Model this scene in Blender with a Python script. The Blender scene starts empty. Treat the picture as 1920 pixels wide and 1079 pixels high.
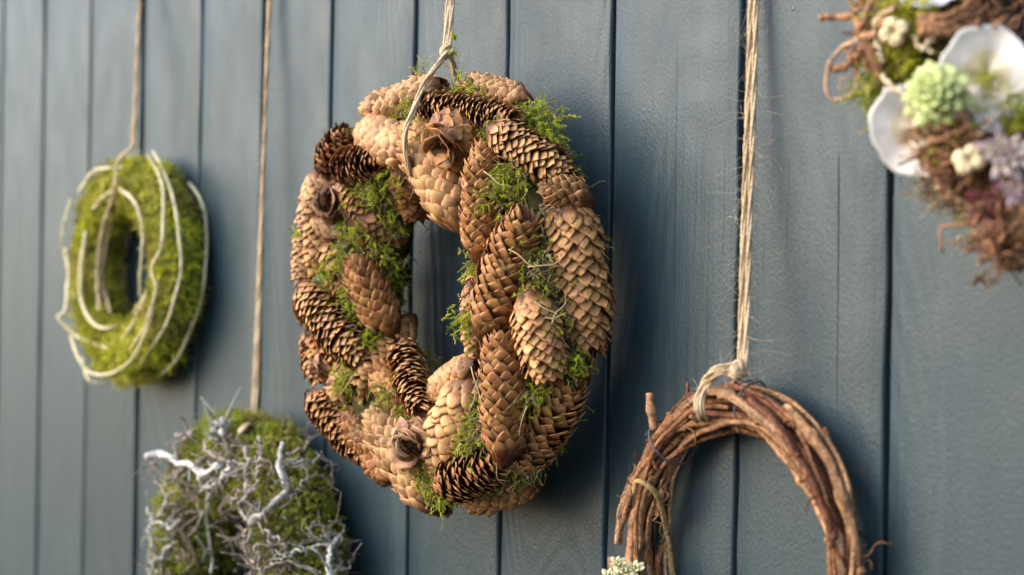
import bpy, math, random
import numpy as np
from mathutils import Vector, Matrix

random.seed(7)
rng = np.random.default_rng(11)
scene = bpy.context.scene
COL = scene.collection
rad = math.radians

# ------------------------------------------------------------------ camera
TH, DIST, FPX, CAMZ = rad(50.0), 0.8922, 3071.2, 1.5
ROLL = rad(0.95)
F3 = np.array([-math.sin(TH), math.cos(TH), 0.0])
R0 = np.array([math.cos(TH), math.sin(TH), 0.0])
U0 = np.array([0.0, 0.0, 1.0])
R3 = math.cos(ROLL) * R0 + math.sin(ROLL) * U0
U3 = -math.sin(ROLL) * R0 + math.cos(ROLL) * U0
CAM = np.array([0.0, -DIST, CAMZ])
cam_data = bpy.data.cameras.new('camera')
cam = bpy.data.objects.new('camera', cam_data)
COL.objects.link(cam)
cam.matrix_world = Matrix(((R3[0], U3[0], -F3[0], CAM[0]), (R3[1], U3[1], -F3[1], CAM[1]),
                           (R3[2], U3[2], -F3[2], CAM[2]), (0, 0, 0, 1)))
cam_data.sensor_width = 36.0
cam_data.lens = FPX / 1920 * 36.0
cam_data.clip_start = 0.05
cam_data.clip_end = 100
cam_data.dof.use_dof = True
cam_data.dof.focus_distance = 1.285
cam_data.dof.aperture_fstop = 4.0
scene.camera = cam

# ------------------------------------------------------------------ light
SUN_AZ, SUN_EL = rad(31), rad(32)      # to the left of the wall's normal, above the horizon
L = Vector((-math.sin(SUN_AZ) * math.cos(SUN_EL), -math.cos(SUN_AZ) * math.cos(SUN_EL), math.sin(SUN_EL)))
world = bpy.data.worlds.new('World')
scene.world = world
world.use_nodes = True
wn = world.node_tree
bg = wn.nodes['Background']
sky = wn.nodes.new('ShaderNodeTexSky')
sky.sky_type = 'NISHITA'
sky.sun_disc = False
sky.sun_elevation = SUN_EL
sky.sun_rotation = math.atan2(L.x, L.y)
sky.air_density = 1.0
sky.dust_density = 2.0
sky.ozone_density = 1.0
wn.links.new(sky.outputs[0], bg.inputs[0])
bg.inputs[1].default_value = 0.15
sd = bpy.data.lights.new('sun', 'SUN')
sd.energy = 1.0
sd.angle = rad(70)
sd.color = (1.0, 0.99, 0.975)
sun = bpy.data.objects.new('sun', sd)
COL.objects.link(sun)
sun.rotation_euler = L.to_track_quat('Z', 'Y').to_euler()
sun.location = (-1.5, -2.5, 3.5)
scene.view_settings.view_transform = 'Standard'
scene.view_settings.look = 'None'
scene.view_settings.exposure = 1.57
scene.view_settings.gamma = 1
scene.view_settings.use_curve_mapping = False


# ------------------------------------------------------------------ helpers
def ray(px, py):
    return F3 + (px - 960) / FPX * R3 + (539.5 - py) / FPX * U3


def P(px, py, d=0.0):
    """point at distance d in front of the wall that is seen at photo pixel (px, py)"""
    r = ray(px, py)
    return CAM + r * ((-d - CAM[1]) / r[1])


class Torus:
    def __init__(self, px, py, R, a, b, gap=0.0, ez=1.0):
        self.ez = ez
        self.c = P(px, py, b + gap)
        self.R, self.a, self.b = R, a, b

    def hit(self, px, py, shrink=0.0, lift=0.0):
        r = ray(px, py)
        a, b = max(self.a - shrink, .004), max(self.b - shrink, .004)
        t0 = (self.c - CAM) @ F3
        t = np.linspace(t0 - .35, t0 + .35, 1400)
        p = CAM + r * t[:, None]
        q = p - self.c
        f = ((np.hypot(q[:, 0], q[:, 2] / self.ez) - self.R) / a) ** 2 + (q[:, 1] / b) ** 2 - 1
        neg = np.nonzero(f < 0)[0]
        k = neg[0] if len(neg) else int(np.argmin(f))
        return CAM + r * (t[k] - lift)

    def point(self, ang, phi, s=1.0):
        """ang round the ring (0 = right, 90deg = top), phi round the tube (0 = outer, 90deg = front)"""
        ang, phi = np.asarray(ang), np.asarray(phi)
        rho = self.R + self.a * s * np.cos(phi)
        return self.c + np.stack([rho * np.cos(ang), -self.b * s * np.sin(phi), rho * np.sin(ang)], -1)

    def normal(self, ang, phi):
        n = np.stack([np.cos(phi) / self.a * np.cos(ang), -np.sin(phi) / self.b, np.cos(phi) / self.a * np.sin(ang)], -1)
        return n / np.linalg.norm(n, axis=-1, keepdims=True)

    def normal_at(self, p):
        q = p - self.c
        rho = math.hypot(q[0], q[2])
        k = (rho - self.R) / self.a ** 2
        n = np.array([k * q[0] / rho, q[1] / self.b ** 2, k * q[2] / rho])
        return n / np.linalg.norm(n)


def unit(v):
    return v / np.maximum(np.linalg.norm(v, axis=-1, keepdims=True), 1e-12)


def make_mesh(name, verts, quads=None, tris=None, tint=None, smooth=True):
    me = bpy.data.meshes.new(name)
    verts = np.asarray(verts, np.float32).reshape(-1, 3)
    fl, ls, off = [], [], 0
    for f, k in ((quads, 4), (tris, 3)):
        if f is None or len(f) == 0:
            continue
        f = np.asarray(f, np.int32).reshape(-1, k)
        fl.append(f.ravel())
        ls.append(off + np.arange(len(f)) * k)
        off += f.size
    loops, starts = np.concatenate(fl), np.concatenate(ls)
    me.vertices.add(len(verts))
    me.vertices.foreach_set('co', verts.ravel())
    me.loops.add(len(loops))
    me.loops.foreach_set('vertex_index', loops)
    me.polygons.add(len(starts))
    me.polygons.foreach_set('loop_start', starts.astype(np.int32))
    me.update(calc_edges=True)
    me.validate()
    if smooth:
        me.polygons.foreach_set('use_smooth', np.ones(len(me.polygons), bool))
    if tint is not None:
        tint = np.asarray(tint, np.float32).reshape(-1, 3)
        at = me.color_attributes.new('tint', 'FLOAT_COLOR', 'POINT')
        at.data.foreach_set('color', np.concatenate([tint, np.ones((len(tint), 1), np.float32)], 1).ravel())
    return me


class Geo:
    """collects shapes, builds ONE mesh object"""
    def __init__(self):
        self.v, self.q, self.t, self.c, self.n = [], [], [], [], 0

    def add(self, v, q=None, t=None, tint=None):
        v = np.asarray(v, float).reshape(-1, 3)
        if q is not None and len(q):
            self.q.append(np.asarray(q).reshape(-1, 4) + self.n)
        if t is not None and len(t):
            self.t.append(np.asarray(t).reshape(-1, 3) + self.n)
        self.v.append(v)
        c = np.ones((len(v), 3)) * .5 if tint is None else np.broadcast_to(np.asarray(tint, float), (len(v), 3))
        self.c.append(c)
        self.n += len(v)
        return self

    def build(self, name, mat, parent=None, smooth=True, color=None):
        org = parent['_o'] if parent is not None else (0, 0, 0)
        v = np.concatenate(self.v) - np.asarray(org)
        me = make_mesh(name, v, np.concatenate(self.q) if self.q else None,
                       np.concatenate(self.t) if self.t else None, np.concatenate(self.c), smooth)
        me.materials.append(mat)
        return link(name, me, parent, color)


def link(name, me, parent=None, color=None):
    o = bpy.data.objects.new(name, me)
    COL.objects.link(o)
    if color is not None:
        o.color = (*color, 1)
    if parent is not None:
        o.parent = parent
        o['_o'] = list(parent['_o'])
    else:
        o['_o'] = [0.0, 0.0, 0.0]
    return o


def thing(name, label, cat, loc, group=None):
    o = bpy.data.objects.new(name, None)
    COL.objects.link(o)
    o.location = loc
    o.empty_display_size = .05
    o['label'], o['category'] = label, cat
    o['_o'] = [float(x) for x in loc]
    if group:
        o['group'] = group
    return o


def stuff(o):
    o['kind'] = 'stuff'
    return o


def smooth_path(pts, n):
    """Catmull-Rom through pts, n points evenly spaced"""
    p = np.asarray(pts, float)
    if len(p) == 2:
        return p[0] + (p[1] - p[0]) * np.linspace(0, 1, n)[:, None]
    e = np.vstack([2 * p[0] - p[1], p, 2 * p[-1] - p[-2]])
    out = []
    for i in range(1, len(e) - 2):
        t = np.linspace(0, 1, 14, endpoint=False)[:, None]
        a, b, c, d = e[i - 1], e[i], e[i + 1], e[i + 2]
        out.append(.5 * (2 * b + (c - a) * t + (2 * a - 5 * b + 4 * c - d) * t ** 2 + (3 * b - a - 3 * c + d) * t ** 3))
    out.append(p[-1:])
    o = np.vstack(out)
    s = np.concatenate([[0], np.cumsum(np.linalg.norm(np.diff(o, axis=0), axis=1))])
    u = np.linspace(0, s[-1], n)
    return np.stack([np.interp(u, s, o[:, k]) for k in range(3)], 1)


def frames(path):
    T = unit(np.gradient(path, axis=0))
    N = np.zeros_like(T)
    r = np.array([0, -1.0, 0.0]) if abs(T[0][1]) < .9 else np.array([1.0, 0, 0])
    for i, t in enumerate(T):
        r = r - (r @ t) * t
        r = r / max(np.linalg.norm(r), 1e-9)
        N[i] = r
    return T, N, np.cross(T, N)


def tube(path, radius, sides=8, rough=0.0, cap=True):
    path = np.asarray(path, float)
    n = len(path)
    radius = np.broadcast_to(np.asarray(radius, float), (n,))
    T, N, B = frames(path)
    a = np.arange(sides) * 2 * math.pi / sides
    rr = radius[:, None] * np.ones(sides)
    if rough:
        k = rng.normal(0, 1, (n, sides))
        k = (k + np.roll(k, 1, 0) + np.roll(k, -1, 0)) / 1.8
        rr = rr * (1 + rough * k)
    v = path[:, None] + rr[..., None] * (np.cos(a)[None, :, None] * N[:, None] + np.sin(a)[None, :, None] * B[:, None])
    i, j = np.meshgrid(np.arange(n - 1), np.arange(sides), indexing='ij')
    jn = (j + 1) % sides
    q = np.stack([i * sides + j, i * sides + jn, (i + 1) * sides + jn, (i + 1) * sides + j], -1).reshape(-1, 4)
    v = v.reshape(-1, 3)
    t = None
    if cap:
        m = len(v)
        v = np.vstack([v, path[0], path[-1]])
        k = np.arange(sides)
        kn = (k + 1) % sides
        t = np.vstack([np.stack([kn, k, np.full(sides, m)], 1),
                       np.stack([(n - 1) * sides + k, (n - 1) * sides + kn, np.full(sides, m + 1)], 1)])
    return v, q, t


def wobble(path, amp, n_ctrl=8):
    n = len(path)
    k = rng.normal(0, amp, (n_ctrl, 3))
    x = np.linspace(0, n_ctrl - 1, n)
    w = smooth_path(np.c_[k], n) if n_ctrl > 2 else 0
    return path + w


def streaks(colr, n, sides, k=.22):
    """bark colour that changes in ridges along a tube"""
    f = rng.normal(0, k, (1, sides)) + np.repeat(rng.normal(0, k, (n // 3 + 1, sides)), 3, 0)[:n]
    c = np.asarray(colr)[None] * np.exp(f).reshape(-1, 1)
    return np.clip(np.vstack([c, np.asarray(colr) * 1.25, np.asarray(colr) * 1.25]), .01, .8)


def torus_mesh(T, s, noise, seg=72, sides=18):
    a = np.linspace(0, 2 * math.pi, seg, endpoint=False)
    f = np.linspace(0, 2 * math.pi, sides, endpoint=False)
    A, Fi = np.meshgrid(a, f, indexing='ij')
    k = s * (1 + noise * rng.normal(0, 1, A.shape))
    v = T.point(A, Fi, k[..., None] if False else 1.0)
    v = T.c + 0 * v
    rho = T.R + T.a * k * np.cos(Fi)
    v = T.c + np.stack([rho * np.cos(A), -T.b * k * np.sin(Fi), rho * np.sin(A)], -1)
    i, j = np.meshgrid(np.arange(seg), np.arange(sides), indexing='ij')
    i2, j2 = (i + 1) % seg, (j + 1) % sides
    q = np.stack([i * sides + j, i * sides + j2, i2 * sides + j2, i2 * sides + j], -1).reshape(-1, 4)
    return v.reshape(-1, 3), q


# ------------------------------------------------------------------ materials
def mat(name):
    m = bpy.data.materials.new(name)
    m.use_nodes = True
    nt = m.node_tree
    return m, nt, nt.nodes['Principled BSDF']


def N(nt, kind, **kw):
    n = nt.nodes.new('ShaderNode' + kind)
    for k, v in kw.items():
        if k.startswith('i_'):
            key = k[2:]
            n.inputs[int(key) if key.isdigit() else key.replace('_', ' ')].default_value = v
        else:
            setattr(n, k, v)
    return n


def ln(nt, a, b):
    nt.links.new(a, b)


def math_node(nt, op, a, b=None, c=None, clamp=False):
    n = N(nt, 'Math', operation=op, use_clamp=clamp)
    for k, x in enumerate((a, b, c)):
        if x is None:
            continue
        if isinstance(x, (int, float)):
            n.inputs[k].default_value = x
        else:
            ln(nt, x, n.inputs[k])
    return n.outputs[0]


def mixcol(nt, blend, fac, a, b):
    n = N(nt, 'Mix', data_type='RGBA', blend_type=blend)
    for idx, x in ((0, fac), (6, a), (7, b)):
        if isinstance(x, (int, float)):
            n.inputs[idx].default_value = x
        elif isinstance(x, tuple):
            n.inputs[idx].default_value = (*x, 1) if len(x) == 3 else x
        else:
            ln(nt, x, n.inputs[idx])
    return n.outputs[2]


def paint_material():
    m, nt, b = mat('blue_grey_paint')
    tc = N(nt, 'TexCoord')
    oi = N(nt, 'ObjectInfo')
    add = N(nt, 'VectorMath', operation='ADD')
    sc = N(nt, 'VectorMath', operation='SCALE')
    comb = N(nt, 'CombineXYZ')
    for k in range(3):
        ln(nt, oi.outputs['Random'], comb.inputs[k])
    ln(nt, comb.outputs[0], sc.inputs[0])
    sc.inputs['Scale'].default_value = 37.0
    ln(nt, tc.outputs['Object'], add.inputs[0])
    ln(nt, sc.outputs[0], add.inputs[1])
    co = add.outputs[0]

    def mapped(s):
        mp = N(nt, 'Mapping')
        mp.inputs['Scale'].default_value = s
        ln(nt, co, mp.inputs['Vector'])
        return mp.outputs[0]

    def noise(s, scale, detail=3.0, rough=.5, dist=0.0):
        n = N(nt, 'TexNoise', i_Scale=scale, i_Detail=detail, i_Roughness=rough, i_Distortion=dist)
        ln(nt, mapped(s), n.inputs['Vector'])
        return n.outputs['Fac']
    # cathedral grain: contours of a slow field stretched up the board
    field = noise((1, 1, .16), 6.5, 1.0, .4, .3)
    contour = math_node(nt, 'SINE', math_node(nt, 'MULTIPLY', field, 190.0))
    streak = noise((1, 1, .03), 210, 3)
    fine = noise((1, 1, .5), 620, 2.5)
    broad = noise((1, 1, .5), 9, 3)
    gmask = math_node(nt, 'SMOOTHSTEP', noise((1, 1, .3), 5, 1), .42, .62) if False else None
    mr = N(nt, 'MapRange', i_1=.40, i_2=.62)
    ln(nt, noise((1, 1, .3), 7, 1), mr.inputs[0])
    gm = math_node(nt, 'MULTIPLY_ADD', mr.outputs[0], .8, .2)
    # hairline cracks along the grain
    cr = math_node(nt, 'ABSOLUTE', math_node(nt, 'SUBTRACT', noise((1, 1, .02), 26, 1.5, .5), .5))
    crm = N(nt, 'MapRange', i_1=.0, i_2=.0018, i_3=1.0, i_4=0.0)
    ln(nt, cr, crm.inputs[0])
    cmask = N(nt, 'MapRange', i_1=.66, i_2=.70)
    ln(nt, noise((1, 1, .25), 11, 2), cmask.inputs[0])
    crack = math_node(nt, 'MULTIPLY', crm.outputs[0], cmask.outputs[0])
    # specks and chips
    vo = N(nt, 'TexVoronoi', i_Scale=26.0)
    ln(nt, mapped((1, 1, .7)), vo.inputs['Vector'])
    sp = N(nt, 'MapRange', i_1=.02, i_2=.045, i_3=1.0, i_4=0.0)
    ln(nt, vo.outputs['Distance'], sp.inputs[0])
    spm = math_node(nt, 'GREATER_THAN', noise((1, 1, 1), 5, 1), .60)
    speck = math_node(nt, 'MULTIPLY', sp.outputs[0], spm)
    # height
    h = math_node(nt, 'MULTIPLY', contour, math_node(nt, 'MULTIPLY', gm, .38))
    h = math_node(nt, 'ADD', h, math_node(nt, 'MULTIPLY', streak, math_node(nt, 'MULTIPLY_ADD', gm, 1.0, .3)))
    h = math_node(nt, 'ADD', h, math_node(nt, 'MULTIPLY', fine, 1.0))
    h = math_node(nt, 'ADD', h, math_node(nt, 'MULTIPLY', noise((1, 1, .4), 190, 3), .35))
    h = math_node(nt, 'ADD', h, math_node(nt, 'MULTIPLY', broad, 3.0))
    h = math_node(nt, 'ADD', h, math_node(nt, 'MULTIPLY', crack, -4.0))
    h = math_node(nt, 'ADD', h, math_node(nt, 'MULTIPLY', speck, 1.5))
    bp = N(nt, 'Bump', i_Strength=1.0, i_Distance=.00042)
    ln(nt, h, bp.inputs['Height'])
    ln(nt, bp.outputs[0], b.inputs['Normal'])
    c = mixcol(nt, 'MIX', broad, (.022, .041, .050), (.029, .051, .061))
    lt = N(nt, 'HueSaturation')
    ln(nt, math_node(nt, 'MULTIPLY_ADD', oi.outputs['Random'], .22, .89), lt.inputs['Value'])
    ln(nt, c, lt.inputs['Color'])
    c = mixcol(nt, 'MIX', math_node(nt, 'MULTIPLY', crack, .6), lt.outputs[0], (.012, .014, .016))
    c = mixcol(nt, 'MIX', math_node(nt, 'MULTIPLY', speck, .35), c, (.30, .32, .32))
    st = N(nt, 'MapRange', i_1=.35, i_2=.65, i_3=.95, i_4=1.04)
    ln(nt, streak, st.inputs[0])
    c = mixcol(nt, 'MULTIPLY', 1.0, c, st.outputs[0])
    sc2 = N(nt, 'MapRange', i_1=.58, i_2=.74, i_3=0.0, i_4=.14)
    ln(nt, noise((1, 1, .12), 55, 5, .65), sc2.inputs[0])
    c = mixcol(nt, 'MIX', sc2.outputs[0], c, (.11, .135, .145))
    ln(nt, c, b.inputs['Base Color'])
    ro = N(nt, 'MapRange', i_1=.3, i_2=.7, i_3=.36, i_4=.50)
    ln(nt, noise((1, 1, .5), 30, 3), ro.inputs[0])
    ln(nt, ro.outputs[0], b.inputs['Roughness'])
    b.inputs['Specular IOR Level'].default_value = .36
    return m


def tinted(name, rough=.7, spec=.25, noise_scale=220, var=.35, bump=.0, trans=0.0, stretch=(1, 1, 1), sss=0.0):
    """colour from the mesh's per-piece tint, broken up with noise"""
    m, nt, b = mat(name)
    at = N(nt, 'Attribute', attribute_name='tint')
    tc = N(nt, 'TexCoord')
    mp = N(nt, 'Mapping')
    mp.inputs['Scale'].default_value = stretch
    ln(nt, tc.outputs['Object'], mp.inputs['Vector'])
    n = N(nt, 'TexNoise', i_Scale=noise_scale, i_Detail=4.0)
    ln(nt, mp.outputs[0], n.inputs['Vector'])
    mr = N(nt, 'MapRange', i_1=.25, i_2=.75, i_3=1 - var, i_4=1 + var)
    ln(nt, n.outputs['Fac'], mr.inputs[0])
    c = mixcol(nt, 'MULTIPLY', 1.0, at.outputs['Color'], mr.outputs[0])
    ln(nt, c, b.inputs['Base Color'])
    b.inputs['Roughness'].default_value = rough
    b.inputs['Specular IOR Level'].default_value = spec
    if sss:
        b.inputs['Subsurface Weight'].default_value = sss
        b.inputs['Subsurface Radius'].default_value = (.004, .004, .002)
    if bump:
        bp = N(nt, 'Bump', i_Strength=.8, i_Distance=bump)
        ln(nt, n.outputs['Fac'], bp.inputs['Height'])
        ln(nt, bp.outputs[0], b.inputs['Normal'])
    if trans:
        tr = N(nt, 'BsdfTranslucent')
        ln(nt, c, tr.inputs['Color'])
        mx = N(nt, 'MixShader', i_0=trans)
        ln(nt, b.outputs[0], mx.inputs[1])
        ln(nt, tr.outputs[0], mx.inputs[2])
        ln(nt, mx.outputs[0], nt.nodes['Material Output'].inputs['Surface'])
    return m


def scale_material():
    """cone scale: tint = (along the scale, per-scale chance, across); the cone's own colour is the object colour"""
    m, nt, b = mat('cone_scale')
    at = N(nt, 'Attribute', attribute_name='tint')
    sep = N(nt, 'SeparateColor')
    ln(nt, at.outputs['Color'], sep.inputs[0])
    v, g, e = sep.outputs
    oi = N(nt, 'ObjectInfo')
    rnd = math_node(nt, 'FRACT', math_node(nt, 'ADD', g, oi.outputs['Random']))
    tc = N(nt, 'TexCoord')
    n1 = N(nt, 'TexNoise', i_Scale=420.0, i_Detail=4.0)
    n2 = N(nt, 'TexNoise', i_Scale=90.0, i_Detail=3.0)
    ln(nt, tc.outputs['Object'], n1.inputs['Vector'])
    ln(nt, tc.outputs['Object'], n2.inputs['Vector'])
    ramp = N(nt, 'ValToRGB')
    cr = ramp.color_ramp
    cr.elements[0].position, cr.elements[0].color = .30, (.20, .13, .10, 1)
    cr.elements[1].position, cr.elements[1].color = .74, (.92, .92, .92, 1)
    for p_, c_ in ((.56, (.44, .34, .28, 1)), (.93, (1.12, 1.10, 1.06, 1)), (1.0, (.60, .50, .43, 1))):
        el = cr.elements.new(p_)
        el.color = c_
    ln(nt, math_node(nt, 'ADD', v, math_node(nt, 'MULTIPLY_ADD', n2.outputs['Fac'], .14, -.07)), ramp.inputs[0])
    c = mixcol(nt, 'MULTIPLY', 1.0, oi.outputs['Color'], ramp.outputs[0])
    val = math_node(nt, 'MULTIPLY_ADD', rnd, .5, .72)
    val = math_node(nt, 'MULTIPLY', val, math_node(nt, 'MULTIPLY_ADD', n1.outputs['Fac'], .7, .62))
    hs = N(nt, 'HueSaturation')
    ln(nt, val, hs.inputs['Value'])
    ln(nt, math_node(nt, 'MULTIPLY_ADD', n2.outputs['Fac'], .06, .47), hs.inputs['Hue'])
    ln(nt, c, hs.inputs['Color'])
    ln(nt, hs.outputs[0], b.inputs['Base Color'])
    b.inputs['Roughness'].default_value = .55
    b.inputs['Specular IOR Level'].default_value = .35
    bp = N(nt, 'Bump', i_Strength=.6, i_Distance=.00042)
    ln(nt, n1.outputs['Fac'], bp.inputs['Height'])
    ln(nt, bp.outputs[0], b.inputs['Normal'])
    return m


M_PAINT = paint_material()
M_SCALE = scale_material()
M_MOSS = tinted('moss', .75, .15, 300, .3, trans=.30)
M_EARTH = tinted('moss_core', .95, .05, 120, .5, bump=.002)
M_TWINE = tinted('jute', .85, .1, 700, .35, bump=.0004)
M_BARK = tinted('vine_bark', .78, .16, 330, .6, bump=.0012, stretch=(1, 1, 1))
M_TWIG = tinted('grey_twig_bark', .7, .25, 240, .4, bump=.0006)
M_STEM = tinted('peeled_willow', .5, .35, 160, .22, bump=.0003)
M_LEAF = tinted('succulent_leaf', .42, .4, 150, .18, sss=.05)
M_SHELL = tinted('oyster_shell', .30, .5, 45, .26, bump=.0016)
M_POD = tinted('dried_pod', .6, .3, 150, .25, bump=.0005)
M_WIRE = tinted('dark_wire', .45, .4, 300, .2)
M_DARK, _nt, _b = mat('dark_backing')
_b.inputs['Base Color'].default_value = (.012, .013, .014, 1)
_b.inputs['Roughness'].default_value = .9

# ------------------------------------------------------------------ the boarded wall
gaps_px = [75.5, 163.5, 261, 371, 487.5, 614, 773, 944, 1141.5, 1384, 1663.5]
gx = [P(x, 539.5)[0] for x in gaps_px]
gx = [gx[0] - .133 * k for k in (3, 2, 1)] + gx + [gx[-1] + .134 * k for k in (1, 2, 3, 4)]
Z0, Z1 = CAMZ - .75, CAMZ + .75
wall = Geo()
x0, x1 = gx[0] - .1, gx[-1] + .1
bv = [(x, y, z) for x in (x0, x1) for y in (.022, .05) for z in (Z0, Z1)]
wall.add(bv, [(0, 1, 3, 2), (4, 6, 7, 5), (0, 4, 5, 1), (2, 3, 7, 6), (0, 2, 6, 4), (1, 5, 7, 3)])
wall_o = wall.build('wall', M_DARK, smooth=False)
wall_o['kind'] = 'structure'
wall_o['label'] = 'blue grey painted wall of vertical boards'
for k in range(len(gx) - 1):
    g = (.0030 if gx[k] < -1.25 else .0014) + .0006 * rng.random()
    a, b_ = gx[k] + g, gx[k + 1] - g
    dy = rng.uniform(-.0012, .0008)
    nz = 120
    zs = np.linspace(Z0, Z1, nz)
    prof = [(0, .020), (0, .0022), (.0006, .0008), (.0022, 0)]
    wl = smooth_path(rng.normal(0, .0006, (34, 3)), nz)[:, 0]
    wr = smooth_path(rng.normal(0, .0006, (34, 3)), nz)[:, 0]
    cols = [(a + p_[0], p_[1], 'l') for p_ in prof] + [(a + (b_ - a) * f, .0, 'm') for f in (.2, .4, .6, .8)] + \
           [(b_ - p_[0], p_[1], 'r') for p_ in prof[::-1]]
    cup = rng.uniform(-.0008, .0008)
    V = np.zeros((nz, len(cols), 3))
    for c_, (x, y, s) in enumerate(cols):
        V[:, c_, 0] = x + (wl if s == 'l' else wr if s == 'r' else 0)
        f = (x - a) / (b_ - a)
        V[:, c_, 1] = y + dy + cup * 4 * f * (1 - f)
        V[:, c_, 2] = zs
    n = len(cols)
    i, j = np.meshgrid(np.arange(nz - 1), np.arange(n - 1), indexing='ij')
    q = np.stack([i * n + j, i * n + j + 1, (i + 1) * n + j + 1, (i + 1) * n + j], -1).reshape(-1, 4)
    Geo().add(V.reshape(-1, 3), q).build('plank', M_PAINT, wall_o)


# ------------------------------------------------------------------ moss
GREENS = np.array([(.40, .44, .040), (.31, .38, .035), (.48, .48, .07), (.21, .26, .025), (.50, .46, .12), (.30, .22, .09)])
OLIVE = np.array([(.46, .47, .034), (.56, .55, .055), (.34, .36, .028), (.60, .57, .12), (.40, .31, .09)])
DRY = np.array([(.34, .25, .14), (.42, .33, .20), (.24, .16, .09), (.30, .28, .10)])


def moss_strands(base, direc, length, colors, width=.00055, curl=.55, gravity=.12, leaf=.0026, K=6, nl=3):
    n = len(base)
    d = unit(direc + rng.normal(0, .35, (n, 3)))
    pts = [base]
    dirs = [d]
    for k in range(K - 1):
        d = unit(d + rng.normal(0, curl, (n, 3)) * .6 + np.array([0, 0, -gravity]))
        pts.append(pts[-1] + d * (length / (K - 1))[:, None])
        dirs.append(d)
    pts, dirs = np.stack(pts, 1), np.stack(dirs, 1)           # n,K,3
    s = unit(np.cross(dirs, rng.normal(0, 1, (n, 1, 3))))
    t = np.cross(dirs, s)
    rr = width * np.linspace(1.0, .35, K)[None, :, None]
    ring = [pts + rr * (math.cos(a) * s + math.sin(a) * t) for a in (0, 2.094, 4.189)]
    V = np.stack(ring, 2).reshape(n, K * 3, 3)
    i, j = np.meshgrid(np.arange(K - 1), np.arange(3), indexing='ij')
    q = np.stack([i * 3 + j, i * 3 + (j + 1) % 3, (i + 1) * 3 + (j + 1) % 3, (i + 1) * 3 + j], -1).reshape(-1, 4)
    Q = q[None] + (np.arange(n) * K * 3)[:, None, None]
    tint = colors * rng.uniform(.75, 1.3, (n, 1))
    TV = np.repeat(tint[:, None], K * 3, 1)
    # leaflets
    m = (K - 1) * nl
    kk = np.repeat(np.arange(1, K), nl)
    fr = rng.uniform(-1, 0, (n, m, 1))
    p = pts[:, kk] + fr * (pts[:, kk] - pts[:, kk - 1])
    an = rng.uniform(0, 2 * math.pi, (n, m, 1))
    out = np.cos(an) * s[:, kk] + np.sin(an) * t[:, kk]
    al = dirs[:, kk]
    ll = leaf * rng.uniform(.6, 1.3, (n, m, 1)) * (1.15 - .6 * kk[None, :, None] / K)
    tip = p + ll * unit(out * .8 + al * .8 + rng.normal(0, .15, (n, m, 3)))
    side = np.cross(out, al) * ll * .20
    LV = np.stack([p - side, p + side, tip], 2).reshape(-1, 3)
    LT = np.arange(n * m * 3).reshape(-1, 3)
    LC = np.repeat(tint * rng.uniform(.9, 1.2, (n, 1)), m * 3, 0)
    g = Geo()
    g.add(V.reshape(-1, 3), Q.reshape(-1, 4), None, TV.reshape(-1, 3))
    g.add(LV, None, LT, LC)
    return g


def merge(gs):
    o = Geo()
    for g in gs:
        for k in range(len(g.v)):
            pass
        v = np.concatenate(g.v)
        o.add(v, np.concatenate(g.q) if g.q else None, np.concatenate(g.t) if g.t else None, np.concatenate(g.c))
    return o


def pick(pal, n, weights=None):
    return pal[rng.choice(len(pal), n, p=weights)]


def clumps(T, pp, nn, k, pal):
    """gather strands into cushions: each cushion swells outward, has its own colour, its strands fan out"""
    ci = rng.choice(len(pp), k, replace=False)
    d = np.linalg.norm(pp[:, None] - pp[ci][None], axis=-1)
    w = d.argmin(1)
    dm = d.min(1)
    size = rng.uniform(.011, .017, k)[w]
    dome = np.clip(1 - (dm / size) ** 2, 0, 1)
    swell = rng.uniform(-.003, .006, k)[w]
    out = pp + nn * (swell * dome)[:, None]
    dirs = unit(nn + (pp - pp[ci][w]) * 70 + rng.normal(0, .25, pp.shape))
    col = pal[rng.integers(0, len(pal), k)][w] * .6 + pick(pal, len(pp)) * .4
    return out, dirs, rng.uniform(.006, .015, len(pp)) * (.7 + .5 * dome), col * rng.uniform(.75, 1.2, k)[w][:, None]


# ------------------------------------------------------------------ jute twine
JUTE = np.array([(.48, .36, .22), (.54, .42, .28), (.41, .29, .17), (.57, .46, .32)])


def fibres(path, n, lmax, spread=.004):
    g = Geo()
    Lp = len(path)
    for _ in range(n):
        k = rng.integers(2, Lp - 2)
        t = unit(path[k + 1] - path[k - 1])
        o = unit(np.cross(t, rng.normal(0, 1, 3)))
        l = lmax * rng.uniform(.2, 1) ** 2 + .003
        p0 = path[k] + o * spread * .5
        d = unit(o * rng.uniform(.4, 1.2) + t * rng.normal(0, .9))
        c1 = p0 + d * l * .5 + rng.normal(0, .12, 3) * l
        c2 = p0 + d * l + rng.normal(0, .3, 3) * l
        v, q, tt = tube(smooth_path([p0, c1, c2], 8), np.linspace(.00013, .00007, 8), 3, cap=False)
        g.add(v, q, None, JUTE[rng.integers(4)] * 1.15)
    return g


def cord(path, ply_r=.00115, turns_per_m=11, wob=.0004):
    """one cord: three twisted plies"""
    g = Geo()
    seg = np.linalg.norm(np.diff(path, axis=0), axis=1)
    s = np.concatenate([[0], np.cumsum(seg)])
    T, Nn, B = frames(path)
    for k in range(3):
        ph = s * turns_per_m * 2 * math.pi + k * 2 * math.pi / 3
        off = ply_r * 1.0
        pl = path + off * (np.cos(ph)[:, None] * Nn + np.sin(ph)[:, None] * B)
        v, q, t = tube(pl, ply_r * (1 + .18 * rng.normal(0, 1, len(path)).clip(-1, 1)), 6)
        g.add(v, q, t, JUTE[rng.integers(4)] * rng.uniform(.85, 1.1))
    return g


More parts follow.
